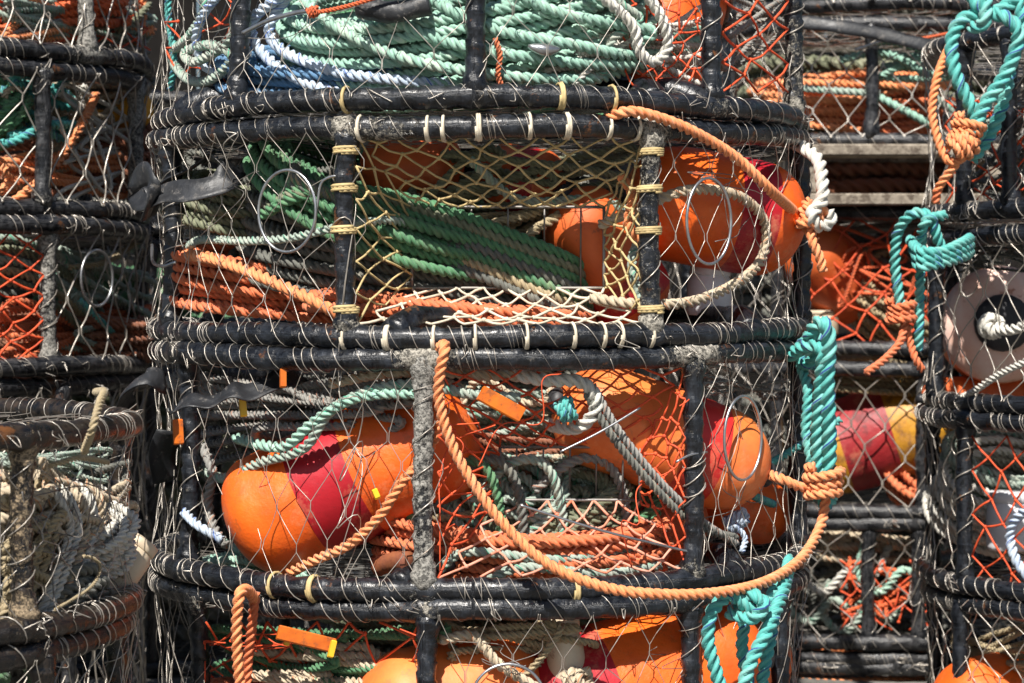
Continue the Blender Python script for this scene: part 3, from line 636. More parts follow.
# --- C3 contents
buoy(C3.at(352,477,.128),(1,-.12,.46),.375,.090,[(-.36,.06,1)],'big orange buoy with a dark red band, at the left of the third pot',['orange','red'],seed=6,blunt=.26,plug=False)
buoy(C3.at(662,438,.105),(1,.30,-.36),.33,.074,[(.08,.42,1)],'pale orange buoy with a bright red band at the right of the third pot',['orange_pale','brightred'],seed=7,blunt=.42)
buoy(C3.at(742,505,.13),(.6,.5,-.25),.17,.050,[],'plain orange buoy low at the right end of the third pot',['orange'],seed=8)
buoy(C3.at(628,512,.20),(1,.2,-.3),.24,.06,[(-.3,.2,1)],'shaded orange and red buoy behind the lower right of the faded entrance net',['orange_dull_shade','red'],seed=9)
coil(C3.at(520,540,.19),.205,.12,5,3,.0082,'brick','brick orange rope coil on the floor of the third pot',rot=(.08,.03,0),wave=.008,seed=48)
coil(C3.at(545,500,.20),.12,.10,4,2,.0080,'olive','olive rope coil on top of the brick orange coil in the third pot',rot=(.5,.0,0),wave=.014,seed=49)
coil(C3.at(548,498,.165),.115,.080,3,5,.0078,'olive','big round olive rope loops facing out behind the faded entrance net',rot=(1.15,.0,.1),seed=180,wave=.01,jit=.5,spread=2.6)
coil(C3.at(500,492,.155),.085,.070,2,4,.0078,'mint','round mint rope loops at the left behind the faded entrance net',rot=(1.2,.2,-.2),seed=181,wave=.01,jit=.5,spread=3.0)
coil(C3.at(600,505,.155),.095,.07,2,4,.0078,'green','round green rope loops at the right behind the faded entrance net',rot=(1.1,-.2,.2),seed=182,wave=.01,jit=.5,spread=3.0)
for k,(x,c) in enumerate(((478,'green'),(500,'slate'),(540,'mint'),(604,'grey'))):
    strand([C3.at(x-70,520-10*k,.12),C3.at(x-30,470-3*k,.11),C3.at(x,462,.10),C3.at(x+18,490,.10),C3.at(x+22,540,.10),C3.at(x+5,575,.12)],.0078,c,'%s rope bight drooping behind the faded entrance net, %s'%({'green':'green','slate':'slate','mint':'mint','olive':'olive','grey':'grey'}[c],('leftmost','second from left','third from left','rightmost')[k]))
strand([C3.at(470,592,.05),C3.at(520,568,.05),C3.at(600,574,.05),C3.at(660,566,.06)],.0075,'mint','pale mint rope along the floor of the third pot')
strand([C3.at(438,570,.05),C3.at(470,552,.06),C3.at(560,560,.06),C3.at(640,548,.07)],.0075,'mint','second mint rope on the floor behind the faded net')
tangle(C3,440,610,376,455,18,.0068,'mint','mint rope tangled behind the upper orange netting of the third pot',170,(.14,.20),hi=True)
tangle(C3,440,600,380,470,16,.0068,'beige','beige rope tangled behind the upper orange netting of the third pot',171,(.14,.20),hi=True)
tangle(C3,440,660,440,560,22,.0068,'green','green rope tangled in the middle of the third pot',172,(.14,.20),hi=True)
tangle(C3,445,690,440,560,20,.0068,'khaki','khaki rope tangled in the middle of the third pot',173,(.14,.22),hi=True)
tangle(C3,450,680,450,560,26,.0055,'mint','thin mint line tangled low behind the faded entrance net',193,(.135,.17),hi=True)
tangle(C3,450,680,440,555,24,.0055,'rust','thin rust brown line tangled behind the faded entrance net',194,(.135,.18),hi=True)
tangle(C3,190,420,372,440,20,.0068,'grey','grey rope tangled above the big banded buoy at the left',54,(.05,.13),hi=True)
tangle(C3,200,330,380,470,14,.0068,'slate','slate rope tangled behind the left end of the big banded buoy',55,(.09,.2))
strand([C3.at(420,394,.02),C3.at(380,394,.015),C3.at(345,402,.012),C3.at(310,425,.010),C3.at(285,446,.010),C3.at(258,444,.012),C3.at(236,438,.02)],.0082,'seafoam','pale green rope draped over the top of the big banded buoy')
strand([C3.at(520,398,.03),C3.at(470,394,.02),C3.at(420,384,.02),C3.at(370,390,.018),C3.at(330,412,.014),C3.at(304,448,.012),C3.at(262,462,.014),C3.at(225,478,.02),C3.at(205,470,.03)],.0078,'mint','grey and green rope running left over the big banded buoy')
strand([C3.at(198,438,.02),C3.at(212,470,.018),C3.at(208,500,.018),C3.at(214,528,.016),C3.at(226,545,.014)],.0078,'grey','grey rope hanging down at the left end of the big banded buoy')
strand([C3.at(184,512,-.012),C3.at(196,524,-.012),C3.at(212,534,.0),C3.at(222,540,.01)],.0075,'bluewhite','cut pale rope end poking out through the left netting')
strand([C3.at(330,384,.03),C3.at(380,374,.03),C3.at(430,372,.03),C3.at(500,376,.04),C3.at(552,374,.04)],.008,'beige','beige rope just under the lid of the third pot')
strand([C3.at(500,372,.05),C3.at(545,380,.03),C3.at(580,382,.03),C3.at(596,398,.025),C3.at(592,416,.03),C3.at(575,428,.05),C3.at(550,425,.10)],.010,'white','thick whitish rope curled round above the pale orange buoy')
knot(C3.at(566,410,.03),.006,.012,3,'teal','green knot beside the pale orange buoy',axis=(1,0,.4),h=.02,seed=3)
for k in range(2):
    strand([C3.at(592-6*k,385+8*k,.03),C3.at(618-6*k,430+6*k,.018),C3.at(658-5*k,480+6*k,.012),C3.at(700-4*k,520+6*k,.014),C3.at(736,544-6*k,.02)],.0065,'slate' if k else 'grey','%s braided line crossing in front of the pale orange buoy'%('light grey' if k==0 else 'dark grey'))
knot(C3.at(737,521,.035),.0062,.009,5,'bluewhite','blue and white rope knot at the lower end of the pale orange buoy',axis=(.8,-.3,.5),h=.026,seed=5)
strand([C3.at(735,525,.02),C3.at(745,538,.012),C3.at(742,552,.008)],.005,'bluewhite','frayed end of the blue and white knot')
strand([C3.at(840,420,.1),C3.at(780,458,.02),C3.at(756,470,.02),C3.at(750,492,.02),C3.at(775,505,.05)],.0065,'teal','teal rope behind the round metal ring at the right of the third pot')
strand([C3.at(288,574,.02),C3.at(315,560,.012),C3.at(348,545,.008),C3.at(378,518,.006),C3.at(400,485,.008),C3.at(425,455,.02),C3.at(440,420,.02),C3.at(437,375,.018)],.0078,'orange','orange rope rising inside the netting across the big banded buoy',)
mb=MB(); P=spline([C3.at(378,566,.05),C3.at(395,562,.03),C3.at(408,562,.012)],.004); sweep(mb,P,.0135,20,rfun=ridge(.1,.01,3)); tag(mb.build('pipe_stub',simple('rusty_pipe',(.30,.10,.04),(.16,.05,.03),40,(.6,.8),.2,.5)),'rusty brown pipe stub by the foot of the speckled post','pipe')
tangle(C3,205,300,545,580,10,.0068,'seafoam','pale green rope lying on the floor under the big banded buoy',56,(.05,.15))
tangle(C3,690,790,372,400,14,.0035,'grey','thin grey line bunched under the lid at the right of the third pot',57,(.0,.08))
# --- C4 contents
buoy(C4.at(452,700,.10),(1,.2,.12),.26,.082,[],'orange buoy at the bottom edge beside the post of the lowest pot',['orange_pale'],seed=10)
buoy(C4.at(640,685,.105),(.9,.3,.18),.38,.098,[(-1,-.32,1)],'big orange and dark red buoy in the lowest pot',['orange','red'],seed=11)
buoy(C4.at(735,665,.16),(.6,.6,.1),.2,.06,[],'shaded orange buoy behind the teal loops in the lowest pot',['orange_dull_shade'],seed=12)
jar(C4.at(570,700,.07),.026,.11,'cream bait jar with a narrow top beside the metal ring','cream',axis=(-.1,0,1))
coil(C4.at(320,715,.16),.17,.10,6,2,.0080,'brick','brick orange rope coil at the lower left of the lowest pot',rot=(.1,0,0),seed=50)
tangle(C4,215,420,628,690,20,.0068,'green','green rope tangled with the orange twine in the lowest pot',58,(.03,.09),hi=True)
tangle(C4,240,410,640,690,14,.0075,'beige','beige and brown rope tangled behind the orange twine in the lowest pot',59,(.04,.1),hi=True)
tangle(C4,440,580,628,690,16,.006,'khaki','khaki rope tangled above the cream jar in the lowest pot',60,(.03,.10),hi=True)
strand([C4.at(440,640,.02),C4.at(470,635,.02),C4.at(482,645,.02),C4.at(500,665,.02),C4.at(540,690,.02)],.008,'beige','beige rope with a frayed end at the upper middle of the lowest pot')
knot(C4.at(578,682,.03),.007,.014,3,'beige','beige knot resting on the jar in the lowest pot',axis=(1,-.3,.2),h=.03,seed=6)
# big fillers deep in each middle pot
for k,(p,mt,nm) in enumerate(((C1,'green','dark green'),(C2,'slate','dark grey'),(C3,'slate','grey'),(C4,'olive','olive'))):
    zz=(p.z0+p.z1)/2; coil(A(CX,3.86,zz),.25,.22,9,2,.013,mt,'%s rope coil filling the back of the %s pot of the middle column'%(nm,('top','second','third','lowest')[k]),hi=False,seed=70+k,jit=.5)

# ================================================================ ROPES OUTSIDE THE CENTRE STACK
def O(p,*a): return p.at(*a)
strand([C2.at(600,122,.01),C2.at(624,112,-.022),C2.at(650,115,-.024),C2.at(690,130,-.026),C2.at(735,157,-.03),C2.at(770,190,-.04),A(*W(797,215,3.52)),A(*W(815,240,3.50))],.0082,'orange','orange rope running down right from the rim of the second pot',step=.003)
knot(W(812,216,3.50),.0082,.013,3.2,'orange','pale orange knot hanging off the right edge of the second pot',axis=(.3,.2,1),h=.035,seed=2)
strand([W(812,225,3.50),W(812,240,3.49),W(820,258,3.49),W(823,272,3.49)],.0078,'orange','orange rope tail below the pale orange knot',step=.003)
strand([W(790,140,3.60),W(804,148,3.55),W(818,160,3.52),W(822,180,3.50),W(822,200,3.49),W(812,214,3.48),W(818,226,3.49),W(830,222,3.5),W(828,210,3.5)],.0105,'white','white rope hanging beside the right edge of the second pot',step=.003)
strand([W(436,350,3.24),W(445,346,3.185),W(440,372,3.178),W(439,400,3.178),W(450,440,3.175),W(468,475,3.17),W(500,520,3.165),W(545,562,3.16),W(600,586,3.158),W(655,594,3.165),W(715,593,3.20),W(765,582,3.27),W(800,560,3.36),W(819,530,3.42),W(825,505,3.44),W(825,486,3.44)],.0080,'orange','long orange rope hanging in a loop across the front of the third pot',step=.003)
knot(W(824,481,3.435),.0078,.022,3.2,'orange','orange rope lashing wound round the teal rope bundle',axis=(0,0,1),h=.042,seed=1)
strand([W(818,486,3.45),W(800,487,3.43),W(782,479,3.42),W(768,474,3.45)],.0078,'orange','short orange rope going left from the orange lashing',step=.003)
for k,(pts,lb) in enumerate((
  ([W(808,352,3.46),W(812,332,3.44),W(822,322,3.42),W(829,340,3.42),W(827,380,3.43),W(829,430,3.44),W(828,480,3.45),W(824,508,3.45)],'thick teal rope at the right edge, outer strand above the orange lashing'),
  ([W(790,356,3.50),W(806,346,3.45),W(822,352,3.43),W(819,400,3.44),W(817,440,3.45),W(820,480,3.455),W(832,500,3.46),W(828,470,3.47)],'thick teal rope at the right edge, inner strand above the orange lashing'),
  ([W(800,364,3.52),W(808,390,3.49),W(806,430,3.48),W(811,460,3.47),W(818,500,3.47)],'teal rope strand nearest the netting above the orange lashing'))):
    strand(pts,(.0118,.0108,.0085)[k],'teal',lb,step=.0035)
knot(W(812,350,3.50),.0098,.020,1.7,'teal','teal rope turns round the rim at the right of the third pot',axis=(1,.6,-.1),h=.03,seed=4)
strand([W(775,590,3.30),W(762,615,3.26),W(748,608,3.24),W(730,596,3.23),W(712,612,3.22),W(708,640,3.22),W(716,672,3.22),W(724,700,3.22)],.0100,'teal','teal rope loop hanging at the left in front of the lowest pot',step=.0035)
strand([W(728,612,3.25),W(752,618,3.23),W(764,604,3.23),W(750,594,3.24),W(735,604,3.26)],.0100,'teal','teal rope bight tucked across the top of the hanging loops',step=.0035)
strand([W(790,560,3.40),W(783,590,3.30),W(770,625,3.24),W(752,660,3.22),W(738,700,3.21)],.0100,'teal','teal rope slanting down left in front of the lowest pot',step=.0035)
strand([W(778,585,3.36),W(772,630,3.32),W(764,670,3.31),W(760,700,3.31)],.0095,'teal','teal rope hanging straight behind the slanting one',step=.0035)
strand([W(745,618,3.30),W(742,650,3.30),W(750,690,3.31)],.0095,'teal','shaded teal rope inside the left hanging loop',step=.0035)
strand([W(255,600,3.30),W(247,590,3.25),W(240,594,3.225),W(237,615,3.222),W(237,650,3.222),W(241,700,3.222)],.0082,'orange','orange rope hooked over the rim of the lowest pot at the left',step=.003)
strand([W(255,592,3.29),W(252,625,3.30),W(248,660,3.31),W(246,700,3.31)],.0075,'brick','darker orange rope just behind the hooked one',step=.003)
# straps
ribbon([W(236,166,3.40),W(222,182,3.38),W(196,190,3.38),W(168,192,3.40),W(146,200,3.42),W(136,192,3.46),W(140,178,3.46),W(150,176,3.42),W(152,196,3.40),W(146,216,3.42)],.036,'black rubber strap folded at the left edge of the second pot',wd=(0,.5,1),twist=.5)
ribbon([W(215,150,3.50),W(190,168,3.50),W(165,182,3.52),W(150,215,3.56)],.03,'narrow black rubber strap hanging under the rim at the left of the second pot',wd=(.3,1,.4),twist=.3)
ribbon([W(300,372,3.36),W(278,380,3.33),W(250,392,3.31),W(232,390,3.30),W(212,402,3.31),W(190,400,3.31),W(174,408,3.33)],.034,'black rubber tongue pushed through the netting at the left of the third pot',wd=(0,.8,.75),twist=.35)
ribbon([W(128,412,3.46),W(124,400,3.42),W(132,386,3.38),W(148,378,3.37),W(164,382,3.39)],.040,'curled black rubber strap end sticking out left of the third pot',wd=(.35,.9,.45))
ribbon([W(170,430,3.48),W(162,455,3.50),W(166,480,3.52)],.04,'hanging black rubber flap below the curled strap',wd=(1,.5,0))

# ================================================================ LEFT FAR COLUMN
LX=W(-133,0,4.3)[0]; zl=lambda row: zrow(row,3.87); GL='crab pots of the far left column'
kw=dict(rubber='rubber_grey',detail=.7,group=GL,wire='wire',wr=.00155,cells=86,rows=4,lash=100)
L1=Pot(LX,4.3,zl(40),zl(40)+.24,'black crab pot at the top of the far left column with orange twine',posts=(88,),crust=.12,crust_at=((88,.05,.4,'b'),),seed=21,post_crust={0:.75},**kw)
L2=Pot(LX,4.3,zl(203),zl(59),'weathered crab pot with salmon rope, second in the far left column',posts=(136,),crust=.15,seed=22,post_crust={0:.5},**kw)
L3=Pot(LX,4.3,zl(370),zl(224),'black crab pot with a metal ring and orange twine, third in the far left column',posts=(50,),crust=.1,seed=23,post_crust={0:.45},skip=((-60,44),),**kw)
L4=Pot(LX,4.3,zl(388)-.27,zl(388),'black crab pot fourth in the far left column, mostly hidden by the rusty one',posts=(60,),crust=.05,seed=24,**kw)
L5=Pot(LX,4.3,.018,zl(388)-.302,'black crab pot at the foot of the far left column in the shade',posts=(70,),crust=.05,seed=25,**kw)
L3.panel([L3.at(-50,232,0),L3.at(44,232,0),L3.at(44,362,0),L3.at(-50,362,0)],3,6,'twine_orange',.0019,'twine_net',.01,.18,61)
L1.panel([L1.at(-50,-60,0),L1.at(140,-60,0.01),L1.at(150,50,0.02),L1.at(-50,34,0)],6,5,'twine_orange',.0019,'twine_net',.01,.16,62)
L3.ring_at(97,278,28,-.012,.95,wr=.0024)
def cl(p,px,py,ins,rx,ry,la,rn,r,m,lb,sd,rot=(.15,0,0),**k): return coil(p.at(px,py,ins),rx,ry,la,rn,r,m,lb,rot=rot,hi=False,seed=sd,**k)
cl(L1,10,5,.2,.20,.12,6,2,.0085,'red','red orange rope coil at the top left corner of the scene',81)
strand([L1.at(140,-20,.02),L1.at(143,15,.01),L1.at(136,46,.02)],.009,'orange','thick orange rope hanging at the right end of the topmost left pot',hi=False)
tangle(L1,0,140,-10,50,16,.006,'grey','grey rope tangled in the topmost left pot',82,(.03,.1))
strand([L1.at(100,-20,.04),L1.at(120,30,.03),L1.at(150,5,.04)],.008,'olive','olive rope behind the orange twine of the topmost left pot',hi=False)
cl(L2,30,165,.22,.22,.12,7,2,.0085,'rust','rust brown rope coil in the second pot of the far left column',83)
strand([L2.at(10,205,.03),L2.at(40,180,.015),L2.at(66,150,.012),L2.at(84,120,.015),L2.at(96,95,.04)],.0088,'orange','salmon rope slanting up across the second pot of the far left column',hi=False)
strand([L2.at(-20,140,.03),L2.at(10,143,.015),L2.at(45,126,.012),L2.at(75,125,.03)],.0085,'teal','pale teal rope reaching right in the second pot of the far left column',hi=False)
cl(L2,-8,112,.08,.06,.05,4,2,.009,'green','small green rope coil at the left edge of the picture',84,rot=(.7,0,0))
tangle(L2,0,120,150,200,14,.0075,'orange','salmon rope ends at the bottom of the second pot of the far left column',85,(.03,.08))
tangle(L2,60,140,80,190,16,.0045,'white','thin white line bunched against the post of the second left pot',86,(.01,.06))
buoy(L2.at(120,112,.10),(1,.3,.2),.12,.035,[],'small yellow float in the second pot of the far left column',['yellow'],seed=13)
tangle(L1,0,140,-10,45,14,.0065,'mint','pale rope tangled behind the orange twine of the topmost left pot',190,(.02,.07))
tangle(L2,0,140,85,195,14,.0065,'beige','beige rope wandering through the second pot of the far left column',191,(.03,.08))
tangle(L3,50,150,240,365,14,.0065,'mint','pale mint rope wandering behind the metal ring at the left',192,(.03,.08))
tangle(L1,0,140,-10,45,16,.0075,'orange','bright orange rope tangled in the topmost left pot',195,(.03,.08))
tangle(L2,0,70,80,140,12,.0085,'teal','teal green rope bunched at the left of the second far left pot',196,(.03,.08))
tangle(L3,-10,140,300,365,16,.008,'brick','orange rope tangled low in the third pot of the far left column',197,(.03,.08))
tangle(L2,0,140,75,110,12,.006,'slate','dark rope under the lid of the second left pot',87,(.05,.12))
for k in range(5):
    strand([L3.at(-40,238+12*k,.06),L3.at(20,240+11*k,.05),L3.at(70,262+14*k,.05),L3.at(110,300+15*k,.06),L3.at(140,350+8*k,.08)],.0088,('mint','olive','mint','khaki','olive')[k],'%s rope bent across the third pot of the far left column, %s'%(('pale green','olive','whitish green','khaki','dull olive')[k],('top one','second','third','fourth','lowest')[k]),hi=False)
cl(L3,40,335,.17,.20,.12,5,2,.0085,'rust','rust brown rope coil at the bottom of the third pot of the far left column',88)
strand([L3.at(80,300,.02),L3.at(105,325,.015),L3.at(135,355,.02),L3.at(148,375,.03)],.006,'teal','bright green rope slanting under the metal ring at the left',hi=False)
strand([L3.at(70,268,.03),L3.at(105,262,.02),L3.at(140,240,.03)],.006,'khaki','tan rope under the lid of the third left pot',hi=False)
for k,(p,mt,nm) in enumerate(((L1,'slate','slate'),(L2,'slate','slate'),(L3,'slate','dark slate'),(L4,'olive','olive'),(L5,'slate','slate'))):
    coil(A(LX,4.42,(p.z0+p.z1)/2),.27,.24,7,2,.015,mt,'%s rope coil deep in the %s pot of the far left column'%(nm,('top','second','third','fourth','lowest')[k]),hi=False,seed=90+k,jit=.5)
# ================================================================ LEFT NEAR COLUMN (rusty)
NX=W(-268,0,3.0)[0]; GN='crab pots of the near left column'
N1=Pot(NX,3.0,zrow(640,2.645),zrow(440,2.645),'rusty brown crab pot full of white rope at the left edge',rubber='rubber_brown',posts=(24,),crust=.02,seed=26,post_crust={0:.36},group=GN,cells=84,rows=6,
       crust_at=((24,.05,.25,'x'),),lash=120,tr=.0150)
N2=Pot(NX,3.0,.02,zrow(640,2.645)-.033,'crusted crab pot under the rusty one at the left edge',rubber='rubber_brown',posts=(40,),crust=.02,seed=27,group=GN,cells=84,rows=6)
coil(N1.at(62,545,.075),.085,.05,9,3,.0062,'white','white rope hank standing on edge in the rusty pot',rot=(.9,0,.3),seed=101,wave=.01)
for k in range(6):
    strand([N1.at(48+9*k,482,.04),N1.at(60+10*k,500,.02),N1.at(70+8*k,530,.018),N1.at(56+8*k,575,.02),N1.at(40+6*k,615,.03)],.0062,('white','white','beige','white','beige','white')[k],'%s rope strand draped down the front of the white hank'%('leftmost','second','third','fourth','fifth','rightmost')[k])
coil(N1.at(-10,520,.10),.07,.05,7,2,.0080,'beige','beige rope coil behind the crusted post of the rusty pot',rot=(.4,0,0),seed=102)
coil(N1.at(0,600,.12),.12,.08,4,2,.0080,'slate','slate rope coil on the floor of the rusty pot',rot=(.1,0,0),seed=103)
tangle(N1,80,125,440,620,18,.0050,'slate','dark rope tangled against the right side of the rusty pot',104,(.03,.09),hi=True)
tangle(N1,60,120,590,630,14,.0055,'beige','beige rope tangled on the floor of the rusty pot',105,(.02,.08),hi=True)
jar(N1.at(108,588,.10),.026,.075,'cream bait jar lying tilted at the right of the rusty pot','cream',axis=(.5,.3,.7))
strand([N1.at(55,610,-.008),N1.at(90,588,-.008),N1.at(100,570,-.010),N1.at(96,560,-.010),N1.at(84,556,-.008)],.0026,'khaki','bent tan wire hook on the front of the rusty pot',cat='hook')
strand([W(84,452,2.78),W(92,430,2.72),W(100,402,2.75),W(104,392,2.80),W(96,392,2.9)],.0052,'khaki','tan rope tied over the rim of the rusty pot')
strand([N1.at(50,466,.0),N1.at(80,458,-.01),N1.at(108,462,-.01)],.004,'khaki','thin tan line tied under the rim of the rusty pot')
tangle(N1,10,110,448,470,12,.004,'mint','mint line lying under the lid of the rusty pot',106,(.02,.1))
tangle(N1,0,110,405,425,14,.0035,'mint','thin mint line lying on top of the rusty pot',107,(.05,.3)) if 0 else None
coil(A(NX,3.1,(N1.z0+N1.z1)/2),.28,.24,6,2,.012,'slate','slate rope coil deep in the rusty pot',hi=False,seed=108,jit=.5)
coil(A(NX,3.1,(N2.z0+N2.z1)/2),.30,.26,7,2,.015,'green','green rope coil in the pot under the rusty one',hi=False,seed=109,jit=.5)
tangle(N1,40,128,470,620,26,.0058,'beige','cream rope tangled at the right side of the rusty pot',176,(.012,.06),hi=True)
tangle(N1,0,60,470,625,20,.0060,'khaki','khaki rope tangled left of the hank in the rusty pot',177,(.012,.06),hi=True)
N1.stray(8,0,130,450,625,'wire_dull',.0008,seed=9)
# ================================================================ RIGHT NEAR COLUMN
RX=W(1212,0,4.2)[0]; zr=lambda row: zrow(row,3.92); GR='crab pots of the right column'
kw=dict(group=GR,detail=.8,lash=120,rows=6,cells=92,wr=.001)
R1=Pot(RX,4.2,zr(210),zr(210)+.28,'black crab pot at the top right with teal rope hitched to it',posts=(966,1012),seed=31,**kw)
R2=Pot(RX,4.2,zr(404),zr(233),'black crab pot holding a faded pink buoy at the right edge',posts=(934,),seed=32,**kw)
R3=Pot(RX,4.2,zr(595),zr(425),'black crab pot with orange twine and pale rope, third in the right column',posts=(966,),seed=33,skip=((974,1100),),**kw)
R4=Pot(RX,4.2,.018,zr(612),'black crab pot at the foot of the right column with an orange buoy',posts=(962,),seed=34,**kw)
R3.panel([R3.at(972,436,0),R3.at(1090,436,0),R3.at(1090,590,0),R3.at(972,590,0)],4,4,'twine_orange',.0018,'twine_net',.01,.2,63)
R1.panel([R1.at(945,100,-.005),R1.at(1060,100,-.005),R1.at(1060,205,-.005),R1.at(945,205,-.005)],4,4,'twine_orange',.0018,'twine_net',.01,.22,64)
bz=buoy(R2.at(998,326,.15),(-.12,-1,.06),.22,.104,[(-1,.45,1)],'faded pink round buoy seen end on at the right edge',['pinkfoam','orange_pale'],seed=14,blunt=.2,ps=1.9)
knot(R2.at(992,326,.012),.0095,.013,3.5,'white','white rope knot on the face of the faded pink buoy',axis=(.2,-1,.1),h=.03,seed=8)
strand([R2.at(992,326,.01),R2.at(1010,330,.005),R2.at(1040,320,.01)],.0095,'white','white rope end running right from the pink buoy')
strand([R2.at(935,404,.01),R2.at(965,396,-.002),R2.at(1000,374,-.004),R2.at(1040,355,0)],.0065,'white','thin whitish rope slanting below the faded pink buoy')
strand([R2.at(940,250,.04),R2.at(975,240,.03),R2.at(1040,250,.04)],.0045,'grey','grey line under the lid above the pink buoy')
tangle(R2,935,1030,240,270,16,.0032,'slate','thin dark line bunched above the pink buoy',111,(.02,.08))
buoy(R2.at(975,395,.10),(1,.3,.05),.2,.035,[],'narrow orange float under the faded pink buoy',['orange_dull_shade'],seed=15)
cl(R3,1010,500,.14,.13,.09,8,2,.0085,'white','white rope coil behind the orange twine at the right',112,rot=(.9,.3,0))
cl(R3,1000,470,.16,.10,.08,5,2,.0085,'mint','mint rope coil behind the orange twine at the right',113,rot=(.5,0,0))
strand([R3.at(1030,580,.02),R3.at(1016,560,.01),R3.at(1010,535,.01),R3.at(1020,515,.01),R3.at(1045,500,.01)],.009,'bluewhite','pale blue and white rope loop behind the orange twine at the right')
jar(R3.at(1010,550,.12),.04,.10,'white bait jar among the pale ropes at the right','white')
buoy(R4.at(1010,705,.10),(1,.3,.15),.28,.09,[],'orange buoy at the bottom right corner',['orange'],seed=16)
tangle(R4,960,1030,625,690,14,.006,'khaki','khaki rope tangled above the orange buoy at bottom right',114,(.05,.12))
tangle(R1,960,1040,95,140,30,.0018,'grey','thin dark line bunched in the pot with the teal hitch',115,(-.01,.05))
tangle(R1,955,1040,110,200,16,.006,'slate','slate rope behind the teal hitch',116,(.06,.14))
for k,(p,mt,nm) in enumerate(((R1,'slate','slate'),(R2,'slate','slate'),(R3,'olive','olive'),(R4,'slate','slate'))):
    coil(A(RX,4.32,(p.z0+p.z1)/2),.28,.24,7,2,.015,mt,'%s rope coil deep in the %s pot of the right column'%(nm,('top','second','third','lowest')[k]),hi=False,seed=120+k,jit=.5)
YR=3.84
strand([W(1040,-20,YR),W(1000,10,YR-.02),W(965,18,YR-.02),W(952,40,YR-.02),W(956,75,YR-.03),W(972,108,YR-.03),W(980,128,YR-.03),W(975,140,YR-.02)],.0120,'teal','thick teal rope loop at the top right, left arm',step=.0035)
strand([W(965,-30,YR),W(978,5,YR-.03),W(1010,20,YR-.05),W(1018,40,YR-.05),W(1005,75,YR-.05),W(985,105,YR-.05),W(970,135,YR-.05)],.0120,'teal','thick teal rope at the top right, crossing down to the orange knot',step=.0035)
strand([W(1010,-20,YR),W(1022,20,YR-.02),W(1012,60,YR),W(1004,100,YR),W(990,135,YR),W(972,160,YR-.01)],.0115,'teal','teal rope at the top right hanging behind the crossing one',step=.0035)
strand([W(985,-20,YR-.03),W(985,20,YR-.05),W(972,28,YR-.02)],.0115,'teal','teal rope end at the top edge beside the loop',step=.0035)
knot(W(966,134,YR-.04),.0075,.020,4.2,'orange','orange rope knot tying the teal ropes at the top right',axis=(.3,0,1),h=.05,seed=9)
knot(W(962,146,YR-.05),.0075,.017,2.4,'orange','second orange knot under the teal rope loop',axis=(1,0,.5),h=.03,seed=10)
strand([W(950,45,YR+.02),W(938,75,YR-.01),W(932,110,YR-.02),W(938,140,YR-.03),W(948,160,YR-.04),W(962,158,YR-.05),W(968,140,YR-.05)],.0078,'orange','orange rope arcing left of the teal loop into the knot',step=.003)
strand([W(970,145,YR-.05),W(955,165,YR-.04),W(942,182,YR-.03),W(936,193,YR-.02)],.0078,'orange','orange rope end hanging below the knot at the right',step=.003)
strand([W(938,189,YR-.025),W(936,197,YR-.02),W(936,204,YR-.02)],.0080,simple('pink_tape',(.8,.08,.3),(.7,.06,.22),20) and 'pink' if 0 else 'brick','taped tip of the orange rope at the right')
strand([W(948,262,YR),W(938,240,YR-.02),W(930,217,YR-.03),W(912,214,YR-.02),W(898,232,YR),W(895,262,YR+.01),W(898,290,YR+.01),W(901,310,YR+.01)],.0095,'teal','teal rope loop hanging left of the pink buoy pot',step=.0035)
strand([W(945,215,YR-.02),W(925,222,YR-.04),W(921,250,YR),W(920,290,YR),W(919,330,YR),W(918,350,YR+.01)],.0088,'teal','teal rope running straight down beside the pink buoy pot',step=.0035)
for k in range(3):
    strand([W(910+3*k,240+9*k,YR+.05),W(920,250+8*k,YR-.05),W(940,252+6*k,YR-.05),W(962,243+7*k,YR-.02),W(970,238+7*k,YR+.03)],.0092,'teal','teal rope turn round the rim of the pink buoy pot, %s of three'%('upper','middle','lower')[k],step=.0035)
knot(W(901,311,YR),.0075,.018,3.2,'brick','orange rope lashing on the teal loop left of the pink buoy pot',axis=(0,0,1),h=.032,seed=11)
strand([W(905,320,YR),W(900,342,YR-.02),W(884,360,YR-.04),W(866,373,YR-.06)],.007,'brick','brick orange rope tail slanting left below the lashing',step=.003)
strand([W(905,322,YR),W(910,342,YR),W(916,360,YR-.01),W(922,370,YR)],.007,'brick','brick orange rope tail hanging below the lashing',step=.003)

# ================================================================ RIGHT FAR COLUMN
BX=W(880,0,5.3)[0]; zb=lambda row: zrow(row,4.82); GB='crab pots of the far right column'
kw=dict(group=GB,detail=.6,lash=100,rows=5,cells=78,wr=.0014,rubber='rubber_grey')
B0=Pot(BX,5.3,zb(4),zb(4)+.24,'black crab pot at the top edge of the far right column',posts=(870,),seed=35,crust=.1,**kw)
B1=Pot(BX,5.3,zb(139),zb(22),'black crab pot with an orange rope coil sitting on the wooden pallet',posts=(871,),seed=36,**kw)
B2=Pot(BX,5.3,zb(350),zb(214),'dark crab pot with orange twine under the wooden pallet',posts=(775,958),seed=37,skip=((800,950),),**kw)
B3=Pot(BX,5.3,zb(511),zb(368),'black crab pot holding a red and yellow buoy',posts=(924,),seed=38,**kw)
B4=Pot(BX,5.3,zb(645),zb(526),'black crab pot under the one with the red and yellow buoy',posts=(920,870),seed=39,**kw)
B5=Pot(BX,5.3,.018,zb(662),'low crab pot at the foot of the far right column',posts=(900,),seed=40,**kw)
B2.panel([B2.at(800,218,0),B2.at(960,218,0),B2.at(960,345,.0),B2.at(800,345,.0)],5,4,'twine_orange',.0022,'twine_net',.01,.35,65,.1)
